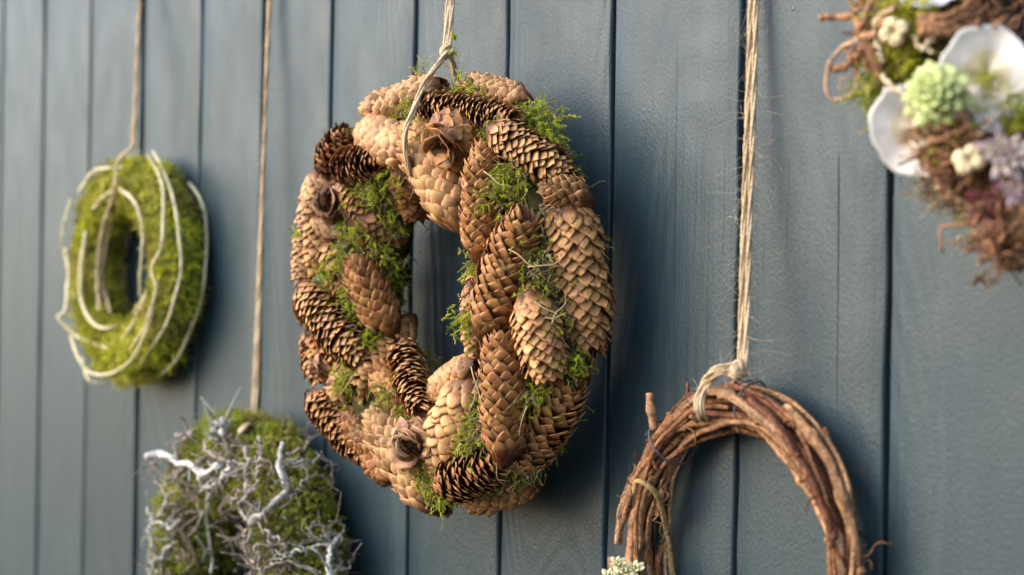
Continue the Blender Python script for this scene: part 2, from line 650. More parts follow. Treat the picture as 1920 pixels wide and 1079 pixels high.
def twine(label, paths, fib=160, lmax=.016, single=(), knots=()):
    """paths: list of 3-D polylines, each drawn as two cords side by side (or one when listed in single)"""
    base = np.asarray(paths[0][-1])
    t = thing('jute_twine', label, 'twine', base, 'jute twines holding up the wreaths')
    allp = []
    for i, pts in enumerate(paths):
        ln_ = sum(np.linalg.norm(np.subtract(pts[k + 1], pts[k])) for k in range(len(pts) - 1))
        n = max(24, int(ln_ / .0016))
        path = smooth_path(pts, n)
        allp.append(path)
        if i in single:
            cord(path).build('cord', M_TWINE, t)
        else:
            T, Nn, B = frames(path)
            s = np.linspace(0, ln_, n)
            ph = s * 9 + rng.uniform(0, 6)
            ph = .5 * np.sin(ph)
            o = .0021 * (np.cos(ph)[:, None] * B + np.sin(ph)[:, None] * Nn)
            for sg in (-1, 1):
                cord(path + sg * o).build('cord', M_TWINE, t)
    for kp, r in knots:
        g = Geo()
        for a in range(3):
            th = np.linspace(0, 2 * math.pi * 1.15, 40)
            ax = unit(rng.normal(0, 1, 3))
            u = unit(np.cross(ax, rng.normal(0, 1, 3)))
            w = np.cross(ax, u)
            pp = np.asarray(kp) + r * (np.cos(th)[:, None] * u + np.sin(th)[:, None] * w) + ax * np.linspace(-.25, .25, 40)[:, None] * r
            c = cord(pp, .0013)
            g.add(np.concatenate(c.v), np.concatenate(c.q), np.concatenate(c.t), np.concatenate(c.c))
        g.build('knot', M_TWINE, t)
    if fib:
        gs = []
        tot = sum(len(p) for p in allp)
        for p in allp:
            k = int(fib * len(p) / tot)
            if k > 0:
                gs.append(fibres(p, k, lmax))
        stuff(merge(gs).build('fibres', M_TWINE, t))
    return t


# ------------------------------------------------------------------ pine cone wreath
W1 = Torus(850, 552, .131, .057, .052)
PALE, SAND, TAN, RUST, BROWN, DARKB = (.48, .265, .122), (.48, .255, .106), (.46, .232, .088), (.40, .188, .066), (.31, .142, .050), (.27, .122, .045)
GA = math.pi * (3 - math.sqrt(5))
SU, SV = 5, 6
scale_cloud = []          # (score, cone index, scale index)


def scale_arrays(Lc, Rm, N_, op, seed):
    """all scales of one cone in cone space (z from the stalk end to the tip): N_, verts, tint"""
    r = np.random.default_rng(seed)
    W0 = (.0140 if op < .40 else .0124) * (Rm / .024) ** .6
    n = max(7, int(round(2 * math.pi * Rm / W0)))
    rows = max(5, int(Lc * .97 / (W0 * .40)))
    N_ = n * rows
    i = np.arange(N_)
    row, col_ = i // n, i % n
    t = np.clip((row + .5 + 2 * col_ / n - 1) / rows, .002, .999)     # rows climb two steps per turn
    ang = 2 * math.pi / n * (col_ + .5 * (row % 2)) + .05 * row + r.normal(0, .05, N_)
    body = (.66 + .34 * np.sqrt(np.clip(t / .16, 0, 1))) * (1 - .58 * np.clip((t - .58) / .42, 0, 1) ** 2.2)
    rt = Rm * body * (1 + r.normal(0, .02, N_))
    Wm = 2 * math.pi * Rm / n * (1.08 + .06 * op) * (.58 + .42 * body)
    zt = Lc * (.06 + .95 * t) + r.normal(0, .0010, N_)
    hh = (1.25 - .65 * op) * Rm
    rc = .30 * rt
    opv = np.clip(op + r.normal(0, .07, N_), 0, 1)
    P0 = np.stack([rc, zt - hh], 1)
    P1 = np.stack([rt * (1.03 - .13 * opv), zt - hh * (.55 + .02 * opv)], 1)
    P2 = np.stack([rt * (1.0 + .02 * r.normal(0, 1, N_)), zt], 1)
    P1 = P1 * (1 - opv[:, None]) + opv[:, None] * np.stack([rt * .60, zt - hh * .62], 1)
    v = np.array([0, .30, .55, .75, .90, 1.0])
    cl_ = max(0.0, 1 - op / .3)                    # how tightly closed
    wv = np.array([.30, .60, .92, 1.0, .72 + .16 * cl_, .22 + .34 * cl_])
    u = np.linspace(-1, 1, SU)
    cen = ((1 - v) ** 2)[None, :, None] * P0[:, None] + (2 * v * (1 - v))[None, :, None] * P1[:, None] + (v ** 2)[None, :, None] * P2[:, None]
    q = cen[..., 0][:, :, None] + np.zeros((1, 1, SU))
    z = cen[..., 1][:, :, None] + np.zeros((1, 1, SU))
    half = .5 * Wm[:, None, None] * wv[None, :, None] * u[None, None, :]
    half = half * (1 + r.normal(0, .05, (N_, SV, 1)))
    # rhombic, slightly ragged tip
    z = z - np.abs(u)[None, None, :] ** 1.3 * (np.array([0, 0, 0, .06, .10, .05])[None, :, None]) * Wm[:, None, None] * (1.6 - .6 * cl_)
    z = z + r.normal(0, .00045, z.shape) * (np.array([0, 0, .2, .6, 1, 1.3])[None, :, None])
    # cupped round the axis and a little proud in the middle
    q = q + (1 - u[None, None, :] ** 2) * Wm[:, None, None] * (.055 + .06 * cl_) * np.array([0, .3, .8, 1, .9, .5])[None, :, None]
    q = q + r.normal(0, .0003, q.shape) + (opv * .0 + r.normal(.0003, .0009, N_))[:, None, None] * np.array([0, 0, 0, .2, .7, 1.2])[None, :, None]
    phi = ang[:, None, None] + half / np.maximum(q, .35 * rt[:, None, None]) * (1.0 - .35 * op)
    lat = half * .35 * op
    x = q * np.cos(phi) - lat * np.sin(phi)
    y = q * np.sin(phi) + lat * np.cos(phi)
    top = np.stack([x, y, z], -1).reshape(N_, SU * SV, 3)
    th = .00075
    qi = q - th * (1 - .6 * op)
    zi = z - th * .8 * op - th * .15
    bot = np.stack([qi * np.cos(phi) - lat * np.sin(phi), qi * np.sin(phi) + lat * np.cos(phi), zi], -1).reshape(N_, SU * SV, 3)
    V = np.concatenate([top, bot], 1)
    rn = r.random(N_)
    tint = np.zeros((N_, SU * SV * 2, 3))
    vv = np.repeat(v, SU)
    uu = np.tile(np.abs(u), SV)
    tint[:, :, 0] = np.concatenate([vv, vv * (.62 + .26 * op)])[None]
    tint[:, :, 1] = rn[:, None]
    tint[:, :, 2] = np.concatenate([uu, uu])[None]
    rad_dir = np.stack([np.cos(ang), np.sin(ang), np.zeros(N_)], 1)
    return V, tint, rad_dir, Wm, np.stack([rt * np.cos(ang), rt * np.sin(ang), zt], 1)


def scale_faces():
    i, j = np.meshgrid(np.arange(SV - 1), np.arange(SU - 1), indexing='ij')
    a = i * SU + j
    q = np.stack([a, a + 1, a + SU + 1, a + SU], -1).reshape(-1, 4)
    n = SU * SV
    rim = [k for k in range(SU)] + [k * SU + SU - 1 for k in range(1, SV)] + \
          [(SV - 1) * SU + k for k in range(SU - 2, -1, -1)] + [k * SU for k in range(SV - 2, 0, -1)]
    rq = [(rim[(k + 1) % len(rim)], rim[k], rim[k] + n, rim[(k + 1) % len(rim)] + n) for k in range(len(rim))]
    return np.vstack([q, q[:, ::-1] + n, np.array(rq)])


SQ = scale_faces()


def basis(p0, p1, roll=0.0):
    z = unit(np.asarray(p1) - np.asarray(p0))
    x = unit(np.cross(z, np.array([.31, .87, .12])))
    y = np.cross(z, x)
    c, s = math.cos(roll), math.sin(roll)
    return np.stack([c * x + s * y, -s * x + c * y, z], 0)     # rows


def bend_axis(V, Lc, k):
    """slight natural curve of the cone"""
    V = V.copy()
    V[..., 0] += k * ((V[..., 2] / Lc - .5) ** 2 - .25)
    return V


# stalk end px, tip px, width px, openness, colour, lift (m), hero
CONES = [
    ((818, 163), (680, 212), 62, 0.25, PALE, .000, 0),
    ((978, 186), (862, 158), 58, 0.22, PALE, .000, 0),
    ((786, 198), (975, 222), 62, 0.62, SAND, .012, 1),
    ((932, 250), (1072, 338), 84, 0.48, SAND, .012, 1),
    ((1088, 372), (1012, 350), 72, 0.45, TAN, .008, 1),
    ((1066, 392), (1108, 668), 118, 0.46, TAN, .004, 1),
    ((916, 603), (990, 388), 98, 0.34, RUST, .016, 1),
    ((946, 842), (940, 606), 92, 0.34, BROWN, .024, 1),
    ((998, 568), (1034, 726), 92, 0.42, TAN, .010, 1),
    ((972, 868), (1082, 706), 100, 0.36, TAN, .000, 1),
    ((884, 730), (814, 884), 100, 0.12, SAND, .008, 1),
    ((838, 908), (956, 858), 92, 0.48, BROWN, .014, 1),
    ((994, 908), (868, 946), 66, 0.20, TAN, -.006, 0),
    ((884, 690), (815, 746), 64, 0.22, SAND, -.004, 0),
    ((812, 930), (700, 762), 104, 0.22, PALE, .004, 1),
    ((588, 744), (690, 866), 66, 0.61, RUST, .000, 0),
    ((598, 640), (600, 726), 62, 0.35, RUST, -.004, 0),
    ((570, 548), (684, 684), 80, 0.56, SAND, .004, 0),
    ((722, 606), (660, 476), 78, 0.24, RUST, .006, 0),
    ((762, 612), (664, 746), 70, 0.22, TAN, .004, 0),
    ((752, 652), (794, 780), 70, 0.55, SAND, .008, 0),
    ((604, 408), (590, 522), 62, 0.25, TAN, .000, 0),
    ((640, 314), (716, 304), 72, 0.53, BROWN, .010, 0),
    ((606, 312), (658, 240), 58, 0.55, DARKB, -.004, 0),
    ((764, 286), (684, 244), 82, 0.18, PALE, .004, 0),
    ((858, 402), (770, 228), 100, 0.20, SAND, .007, 0),
    ((898, 472), (908, 262), 74, 0.36, RUST, .012, 1),
    ((762, 318), (782, 408), 70, 0.47, DARKB, -.006, 0),
    ((676, 408), (760, 452), 80, 0.45, DARKB, -.010, 0),
    ((888, 545), (890, 668), 50, 0.20, TAN, -.012, 0),
    ((600, 330), (576, 448), 56, 0.20, PALE, -.008, 0),
    ((574, 440), (566, 540), 46, 0.25, SAND, -.006, 0),
    ((580, 640), (592, 706), 46, 0.25, RUST, -.012, 0),
    ((908, 500), (886, 590), 48, 0.20, SAND, -.014, 0),
    ((612, 600), (640, 690), 60, 0.30, RUST, -.012, 0),
    ((655, 690), (625, 775), 60, 0.30, TAN, -.012, 0),
    ((700, 840), (640, 770), 60, 0.40, BROWN, -.012, 0),
    ((620, 470), (650, 560), 60, 0.30, TAN, -.012, 0),
    ((650, 350), (690, 430), 60, 0.40, BROWN, -.012, 0),
    ((760, 760), (700, 690), 60, 0.30, TAN, -.014, 0),
    ((860, 880), (800, 850), 70, 0.30, TAN, -.010, 0),
    ((740, 890), (690, 850), 60, 0.40, RUST, -.010, 0),
    ((1092, 700), (1060, 560), 60, 0.30, BROWN, -.022, 0),
    ((700, 470), (690, 380), 60, 0.40, DARKB, -.020, 0),
    ((720, 690), (640, 610), 60, 0.40, BROWN, -.020, 0),
    ((870, 240), (960, 330), 60, 0.40, BROWN, -.020, 0),
]
wreath1 = thing('pine_cone_wreath', 'thick wreath of brown pine cones and green moss hanging on looped twine', 'wreath', W1.c + np.array([0, 0, -(W1.R + W1.a)]))
wreath1['_o'] = [float(x) for x in wreath1.location]
v, q = torus_mesh(W1, .62, .10)
Geo().add(v, q, None, (.05, .045, .02)).build('ring_base', M_EARTH, wreath1)
cone_axes = []
cone_data = []
for ci, (a, b_, w, op, colr, lift, hero) in enumerate(CONES):
    z_est = (W1.hit((a[0] + b_[0]) / 2, (a[1] + b_[1]) / 2) - CAM) @ F3
    Rm = w * 1.05 / 2 / FPX * z_est
    p0 = W1.hit(*a, shrink=Rm * .9, lift=lift)
    p1 = W1.hit(*b_, shrink=Rm * .9, lift=lift)
    # limit the slant in depth so no cone stabs through its neighbours
    Lc = np.linalg.norm(p1 - p0)
    N_ = 0
    V, tint, rd, Wm, tips = scale_arrays(Lc, Rm, N_, op, 100 + ci)
    N_ = len(V)
    k = rng.uniform(-.004, .004)
    Bm = basis(p0, p1, rng.uniform(0, 6))
    Vw = bend_axis(V, Lc, k) @ Bm + p0
    tw = bend_axis(tips, Lc, k) @ Bm + p0
    nw = rd @ Bm
    cone_axes.append((p0, p1, Rm))
    cl = np.array(colr) * rng.uniform(.9, 1.1)
    cone_data.append((Vw, tint, cl, Lc, Rm, p0, Bm, k))
    if hero:
        tocam = CAM - tw
        dist = np.linalg.norm(tocam, axis=1)
        face = np.einsum('ij,ij->i', nw, tocam) / dist
        for si in range(N_):
            if face[si] > .3:
                scale_cloud.append((Wm[si] * face[si] / dist[si], ci, si))
scale_cloud.sort(reverse=True)
chosen = {}
for s_, ci, si in scale_cloud[:300]:
    chosen.setdefault(ci, set()).add(si)
for ci, (Vw, tint, cl, Lc, Rm, p0, Bm, k) in enumerate(cone_data):
    zz = np.linspace(.02 * Lc, .9 * Lc, 16)
    tt = np.linspace(0, 1, 16)
    core = bend_axis(np.stack([0 * zz, 0 * zz, zz], 1), Lc, k) @ Bm + p0
    v, q, t = tube(core, Rm * (.30 + .25 * np.sin(tt * math.pi)) * (1 - .4 * tt), 10)
    g = Geo().add(v, q, t, (.35, .5, .5))
    stalk = bend_axis(np.array([[0, 0, -.004], [0, 0, .0], [0, 0, .03 * Lc]]), Lc, k) @ Bm + p0
    v, q, t = tube(stalk, [.0035, .0048, .006], 8, .1)
    g.add(v, q, t, (.5, .3, .5))
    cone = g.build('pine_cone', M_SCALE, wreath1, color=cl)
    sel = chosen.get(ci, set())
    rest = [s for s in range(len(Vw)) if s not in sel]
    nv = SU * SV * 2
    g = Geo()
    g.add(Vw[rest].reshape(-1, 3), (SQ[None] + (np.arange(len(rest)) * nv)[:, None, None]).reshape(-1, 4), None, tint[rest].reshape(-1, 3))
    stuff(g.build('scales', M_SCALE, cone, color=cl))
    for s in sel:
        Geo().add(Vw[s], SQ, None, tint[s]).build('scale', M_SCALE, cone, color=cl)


def rosette(center_px, dia_px, aim, colr, n, lift, seed):
    """a cone broken across, seen into its open end: scales spread like a flower"""
    r = np.random.default_rng(seed)
    z_est = (W1.hit(*center_px) - CAM) @ F3
    Rm = dia_px / 2 / FPX * z_est
    c = W1.hit(*center_px, shrink=Rm * .5, lift=lift)
    ax = unit(unit(CAM - c) + np.asarray(aim))
    Bm = basis(c, c + ax, r.uniform(0, 6))
    cl = np.array(colr)
    body = Geo()
    v, q, t = tube(c + ax * np.linspace(-.03, .003, 8)[:, None], np.linspace(.010, .004, 8), 10)
    body.add(v, q, t, (.4, .5, .5))
    cone = body.build('broken_pine_cone', M_SCALE, wreath1, color=cl)
    Lb = .048
    Nb = 70
    V, tint, rd_, wm_, tp_ = scale_arrays(Lb, Rm * .92, Nb, .62, seed + 50)
    Nb = len(V)
    Bb = basis(c, c - ax, 0)
    Vb = V @ Bb + c - ax * .002
    stuff(Geo().add(Vb.reshape(-1, 3), (SQ[None] + (np.arange(Nb) * SU * SV * 2)[:, None, None]).reshape(-1, 4), None, tint.reshape(-1, 3)).build('scales', M_SCALE, cone, color=cl))
    for i in range(n):
        f = (i + .5) / n
        ang = i * GA + r.normal(0, .3)
        inc = rad(14 + 70 * f) + r.normal(0, .30)
        Ls = Rm * (.66 + .50 * f) * r.uniform(.62, 1.18)
        Wd = Rm * (.80 + .50 * f) * r.uniform(.8, 1.2)
        z0 = -.012 * f + .002
        vv = np.linspace(0, 1, SV)
        wv = np.array([.28, .62, .92, 1.0, .82, .34])
        u = np.linspace(-1, 1, SU)
        s = vv * Ls
        bend = inc + (vv - .5) * .5
        q_ = .002 + np.concatenate([[0], np.cumsum(np.diff(s) * np.sin(bend[1:]))])
        z_ = z0 + np.concatenate([[0], np.cumsum(np.diff(s) * np.cos(bend[1:]))])
        X = q_[:, None] + 0 * u
        Zz = z_[:, None] + 0 * u
        lat = .5 * Wd * wv[:, None] * u[None]
        cup = (u[None] ** 2) * Wd * .16 * wv[:, None]
        cup = cup * r.uniform(.2, 1.3) + u[None] * Wd * wv[:, None] * r.normal(0, .10)
        X = X - cup * np.cos(bend)[:, None] + r.normal(0, .0009, X.shape)
        Zz = Zz + cup * np.sin(bend)[:, None] + r.normal(0, .0005, X.shape)
        tipshape = -np.abs(u[None]) * Ls * .07 * (vv[:, None] > .85)
        X = X + tipshape * np.sin(bend)[:, None]
        Zz = Zz + tipshape * np.cos(bend)[:, None]
        x = X * math.cos(ang) - lat * math.sin(ang)
        y = X * math.sin(ang) + lat * math.cos(ang)
        top = np.stack([x, y, Zz], -1).reshape(-1, 3)
        nrm = np.stack([-math.cos(ang) * np.cos(bend), -math.sin(ang) * np.cos(bend), np.sin(bend)], 1)
        bot = top - np.repeat(nrm, SU, 0) * .0008
        V = np.concatenate([top, bot]) @ Bm + c
        tn = np.zeros((SU * SV * 2, 3))
        tn[:, 0] = np.concatenate([.5 + .45 * np.repeat(vv, SU), .4 + .45 * np.repeat(vv, SU)])
        tn[:, 1] = r.random()
        Geo().add(V, SQ[:, ::-1], None, tn).build('scale', M_SCALE, cone, color=cl)
    cone_axes.append((c - ax * .02, c + ax * .005, Rm * .8))


rosette((834, 270), 116, (-.55, .0, -.25), RUST, 9, .022, 1)
rosette((622, 380), 116, (-.5, -.1, .1), (.30, .155, .078), 8, .012, 2)
rosette((768, 834), 106, (-.25, -.1, .0), (.40, .22, .11), 8, .026, 3)
rosette((596, 690), 60, (-.8, -.1, -.3), (.44, .25, .14), 7, .008, 4)

# moss between the cones
axP0 = np.array([a[0] for a in cone_axes])
axP1 = np.array([a[1] for a in cone_axes])
axR = np.array([a[2] for a in cone_axes])


def clear_of_cones(p, k=.85):
    ab = axP1 - axP0
    t = np.clip(np.einsum('nij,ij->ni', p[:, None] - axP0[None], ab) / (ab * ab).sum(1), 0, 1)
    d = np.linalg.norm(p[:, None] - (axP0 + t[..., None] * ab), axis=-1)
    return (d > axR * k).all(1)


gs = []
ang, phi = rng.uniform(0, 2 * math.pi, 7000), rng.uniform(-.5, math.pi + .6, 7000)
depth = rng.uniform(.50, .74, 7000)
rho = W1.R + W1.a * depth * np.cos(phi)
pp = W1.c + np.stack([rho * np.cos(ang), -W1.b * depth * np.sin(phi), rho * np.sin(ang)], -1)
ok = clear_of_cones(pp, .8)
pp, nn = pp[ok], W1.normal(ang, phi)[ok]
n = len(pp)
patch = np.sin(pp[:, 0] * 61 + 1) * np.sin(pp[:, 2] * 53 + 2) + rng.normal(0, .35, n)
colr = np.where((patch < -.45)[:, None], pick(DRY, n), pick(GREENS, n, [.3, .28, .14, .16, .06, .06]))
gs.append(moss_strands(pp, nn, rng.uniform(.007, .015, n), colr, leaf=.0028, nl=4))
TUFTS = [(682, 240, 60, 1), (1000, 205, 80, 1), (1022, 238, 50, 1), (928, 360, 170, 1), (955, 335, 80, 1), (925, 245, 50, 1), (985, 480, 60, 1), (1000, 545, 80, 1),
         (1012, 508, 120, 2), (955, 300, 60, 2), (1035, 400, 70, 2), (868, 600, 80, 1), (886, 500, 70, 1), (806, 680, 60, 1), (640, 490, 60, 1), (712, 470, 45, 1), (700, 350, 60, 1), (735, 335, 45, 1),
         (640, 715, 90, 1), (720, 748, 70, 1), (890, 832, 110, 1), (818, 916, 110, 1), (870, 158, 50, 1), (768, 198, 50, 1), (1000, 745, 60, 1), (965, 885, 80, 1), (655, 560, 70, 1),
         (612, 512, 70, 1), (566, 440, 30, 1), (1040, 600, 25, 1), (1080, 690, 60, 1), (660, 440, 60, 1), (790, 140, 20, 1), (1000, 870, 50, 2), (1030, 585, 30, 2), (735, 500, 30, 1),
         (690, 630, 40, 1), (780, 250, 30, 1), (905, 790, 30, 2), (600, 590, 30, 1)]
for (x, y, n, kind) in TUFTS:
    n = int(n * .95)
    c = W1.hit(x, y, shrink=.006)
    nr = unit(W1.normal_at(c) + .5 * unit(CAM - c))
    base = c + rng.normal(0, .005 + .00002 * n, (n, 3)) - nr * .006
    dr = unit(nr + rng.normal(0, .55, (n, 3)))
    pal = pick(DRY, n) if kind == 2 else np.where(rng.random((n, 1)) < .16, pick(DRY, n), pick(GREENS, n, [.34, .3, .16, .1, .06, .04]))
    gs.append(moss_strands(base, dr, rng.uniform(.005, .014, n) * (1.3 if kind == 2 else 1), pal, curl=.9 if kind == 2 else .6,
                           leaf=.0012 if kind == 2 else .0026, nl=5))
# long sprays at the upper right
for (x, y, dx, dz, l) in ((1010, 205, .55, .5, .030), (1035, 232, 1.0, .1, .040), (1020, 215, .9, .25, .034), (1028, 255, .8, -.4, .028), (826, 930, .1, -1, .03), (562, 438, -1, .1, .02), (850, 95, .3, -.2, .012), (848, 75, .4, .3, .012)):
    c = W1.hit(x, y)
    n = 3
    l = l * .8
    gs.append(moss_strands(c + rng.normal(0, .001, (n, 3)), np.tile((dx, -.25, dz), (n, 1)), np.full(n, l) * rng.uniform(.7, 1.1, n),
                           pick(GREENS[:3], n), curl=.35, gravity=0, leaf=.0034, nl=5, K=8))
stuff(merge(gs).build('moss', M_MOSS, wreath1))
# dry stalks and needles caught between the cones
g = Geo()
for (x, y, dx, dy, l) in [(1020, 600, 40, -14, 2), (1035, 610, 30, -60, 2), (880, 770, 16, -70, 2), (882, 690, 20, 70, 2), (905, 320, 40, 30, 1), (985, 760, -10, 60, 2), (925, 850, 20, 60, 1),
                          (1005, 560, 50, 40, 2), (990, 500, 60, -10, 2), (640, 740, 30, -40, 1), (745, 700, 40, -10, 1), (960, 470, 40, 30, 2)]:
    pts = [W1.hit(x + dx * s + rng.normal(0, 3), y + dy * s + rng.normal(0, 3), shrink=0, lift=.012) for s in (0, .35, .7, 1)]
    v, q, t = tube(smooth_path(pts, 14), np.linspace(.0006, .0003, 14), 5)
    g.add(v, q, t, (.40, .30, .17))
stuff(g.build('dry_stalks', M_TWINE, wreath1))

K1 = P(838, 98, .066)
twine('jute twine knotted into a loop round the pine cone wreath',
      [[P(852, -260, .012), P(847, -60, .045), P(843, 20, .055), K1]],
      fib=110, knots=((K1, .004),))
tw = bpy.data.objects[[o.name for o in bpy.data.objects if o.name.startswith('jute_twine')][-1]]


def extra_cords(t, paths, fib):
    gs = []
    for pts in paths:
        path = smooth_path(pts, 90)
        T, Nn, B = frames(path)
        for sg in (-1, 1):
            cord(path + sg * .0019 * B).build('cord', M_TWINE, t)
        gs.append(fibres(path, fib, .012))
    stuff(merge(gs).build('fibres', M_TWINE, t))


extra_cords(tw, [[K1, P(815, 130, .088), W1.hit(795, 158, lift=.010), W1.hit(776, 205, lift=.014), W1.hit(760, 250, lift=.012), W1.hit(763, 300, lift=.012),
                  W1.hit(774, 335, lift=.008), W1.hit(786, 352, lift=-.004), W1.hit(792, 362, lift=-.02)],
                 [K1, P(847, 115, .055), P(856, 150, .040)]], 140)

# ------------------------------------------------------------------ moss wreath with peeled stems
W2 = Torus(254, 507, .0975, .0315, .030)
wreath2 = thing('moss_wreath', 'green moss wreath wound with pale peeled willow stems', 'wreath', W2.c + np.array([0, 0, -(W2.R + W2.a)]))
wreath2['_o'] = [float(x) for x in wreath2.location]
v, q = torus_mesh(W2, .86, .05)
Geo().add(v, q, None, (.14, .15, .03)).build('ring_base', M_EARTH, wreath2)
n = 6500
ang, phi = rng.uniform(0, 2 * math.pi, n), rng.uniform(-.7, math.pi + .8, n)
pp, nn = W2.point(ang, phi, .84), W2.normal(ang, phi)
pp, nn, ln_s, cc = clumps(W2, pp, nn, 170, OLIVE)
gs = [moss_strands(pp, nn, ln_s, cc, leaf=.0038, nl=4, K=5)]
stuff(merge(gs).build('moss', M_MOSS, wreath2))


def c5(pts):
    return [(60 + x * .4914, 230 + y * .4912) for x, y in pts]


STEMS = [([(440, 125), (490, 220), (500, 330), (495, 470), (455, 560), (470, 640), (430, 780), (370, 870)], 2.3),
         ([(465, 110), (530, 260), (560, 420), (568, 560), (540, 680), (500, 790), (400, 940)], 2.4),
         ([(600, 230), (640, 290), (662, 380), (662, 560), (640, 700), (570, 870), (520, 940), (440, 1005)], 2.2),
         ([(208, 410), (188, 560), (190, 680), (240, 770), (310, 785), (380, 740), (440, 640)], 2.8),
         ([(130, 480), (138, 600), (125, 720), (100, 748), (180, 820), (290, 862)], 2.9),
         ([(150, 820), (180, 900), (225, 955), (300, 960), (390, 890), (450, 760), (480, 600)], 2.4),
         ([(200, 900), (215, 980), (290, 1000)], 2.4),
         ([(330, 250), (390, 300), (420, 390), (418, 500), (410, 660)], 2.6),
         ([(235, 325), (290, 270), (340, 250)], 2.2),
         ([(180, 265), (240, 185), (345, 172)], 2.6),
         ([(340, 840), (400, 740), (440, 645)], 2.0),
         ([(150, 290), (115, 420), (120, 520)], 1.8)]
for pts, r_ in STEMS:
    p3 = [W2.hit(x, y, shrink=-.001, lift=-.004 if k in (0, len(pts) - 1) else .0075) for k, (x, y) in enumerate(c5(pts))]
    path = smooth_path(p3, 60)
    rr = np.linspace(1.15, .75, 60) * r_ * .001 * .74 * (1 + .12 * np.sin(np.linspace(0, rng.uniform(9, 20), 60)) ** 8 * 2)
    path = path + smooth_path(rng.normal(0, .0004, (16, 3)), 60)
    v, q, t = tube(path, rr, 8, .07)
    st = Geo().add(v, q, t, np.array((.62, .54, .33)) * rng.uniform(.85, 1.1)).build('stem', M_STEM, wreath2)
    for _ in range(3):
        k = rng.integers(8, 52)
        d = unit(rng.normal(0, 1, 3) + np.array([0, -1.0, 0]))
        v, q, t = tube(path[k] + d * np.linspace(0, .006, 4)[:, None], np.linspace(.0012, .0005, 4), 5)
        Geo().add(v, q, t, (.60, .52, .33)).build('bud', M_STEM, st)
K2 = P(250, 276, .045)
T2 = [W2.hit(x, y, shrink=-.002, lift=.006) for x, y in c5([(330, 150), (312, 270), (272, 400), (250, 560), (256, 720)])]
T2b = [W2.hit(x, y, shrink=-.002, lift=.004) for x, y in c5([(312, 280), (300, 380), (280, 480), (268, 600), (300, 730)])]
t2 = twine('jute twine looped over the top of the green moss wreath', [[P(278, -220, .004), P(266, -60, .012), P(258, 100, .03), K2], [K2] + T2], fib=50, single=(1,))
cord(smooth_path(T2b, 70)).build('cord', M_TWINE, t2)

# ------------------------------------------------------------------ wreath of grey branches on moss
W3 = Torus(462, 1058, .108, .046, .042)
wreath3 = thing('branch_wreath', 'mossy wreath covered with tangled bare grey branches and lichen twigs', 'wreath', W3.c + np.array([0, 0, -(W3.R + W3.a)]))
wreath3['_o'] = [float(x) for x in wreath3.location]
v, q = torus_mesh(W3, .86, .06)
Geo().add(v, q, None, (.06, .06, .018)).build('ring_base', M_EARTH, wreath3)
n = 6500
ang, phi = rng.uniform(-.2, math.pi + .2, n), rng.uniform(-.7, math.pi + .8, n)
pp, nn = W3.point(ang, phi, .86), W3.normal(ang, phi)
pp, nn, ln_s, cc = clumps(W3, pp, nn, 130, np.vstack([GREENS[:5], DRY[3:], DRY[:1]]))
stuff(moss_strands(pp, nn, ln_s, cc, leaf=.0038, nl=4, K=5).build('moss', M_MOSS, wreath3))


def c6(pts):
    return [(240 + x * .3142, 740 + y * .3142) for x, y in pts]


GREYT = np.array([(.40, .385, .355), (.33, .31, .28), (.45, .435, .405), (.25, .21, .175)])
BR = [([(915, 295), (915, 420), (942, 540), (910, 620), (820, 700), (740, 765)], 30, 36, .024),
      ([(940, 380), (1040, 400), (1130, 385), (1235, 410)], 15, 9, .02), ([(1040, 400), (1080, 480), (1150, 505), (1220, 465), (1262, 440)], 13, 7, .02),
      ([(940, 362), (1040, 330), (1080, 270), (1130, 250), (1142, 190)], 12, 5, .02),
      ([(695, 315), (715, 420), (705, 520), (720, 570), (680, 640), (690, 725)], 22, 24, .02), ([(720, 570), (782, 520), (760, 430)], 11, 7, .022),
      ([(110, 375), (200, 365), (280, 390), (370, 430), (440, 455), (560, 425)], 32, 24, .018),
      ([(610, 390), (600, 450), (550, 510), (480, 545), (430, 495)], 20, 20, .02), ([(280, 262), (385, 240)], 24, 22, .012), ([(510, 165), (512, 260)], 22, 20, .01), ([(560, 145), (562, 250)], 24, 22, .012),
      ([(480, 540), (470, 680), (480, 800), (490, 950), (502, 1055)], 12, 16, .014), ([(480, 790), (550, 790), (600, 865), (660, 855), (712, 800)], 9, 10, .022),
      ([(540, 690), (620, 740), (670, 785)], 16, 18, .02), ([(690, 700), (720, 760), (790, 735)], 18, 14, .02),
      ([(240, 590), (210, 680), (170, 740), (130, 800), (140, 900), (130, 980), (185, 1065)], 12, 17, .01),
      ([(1240, 850), (1205, 960), (1185, 1090)], 24, 30, .014), ([(1255, 880), (1290, 800), (1262, 758), (1215, 750)], 17, 9, .014), ([(1080, 855), (1240, 840)], 8, 11, .014),
      ([(1240, 1020), (1310, 1045), (1355, 965)], 10, 7, .014), ([(775, 900), (780, 1000), (792, 1085)], 16, 20, .02), ([(815, 1030), (900, 1000), (1000, 1000), (1080, 1040), (1160, 1070)], 14, 16, .016),
      ([(825, 805), (880, 860), (930, 900), (965, 945)], 18, 12, .018), ([(150, 480), (190, 550), (240, 590), (290, 560), (262, 455)], 11, 6, .008),
      ([(800, 380), (850, 430), (905, 455)], 9, 14, .018), ([(450, 300), (540, 380), (620, 400), (690, 420)], 14, 10, .014), ([(360, 560), (420, 650), (440, 740), (360, 850)], 9, 10, .012),
      ([(290, 970), (400, 960), (330, 1060)], 9, 9, .012), ([(770, 250), (800, 290), (770, 340)], 15, 11, .014), ([(640, 1050), (700, 1010), (760, 990)], 9, 8, .02),
      ([(660, 620), (600, 600), (560, 540), (500, 520)], 9, 7, .02), ([(700, 860), (660, 930), (650, 1010)], 9, 6, .02), ([(1060, 490), (1000, 580), (960, 620)], 7, 10, .018)]
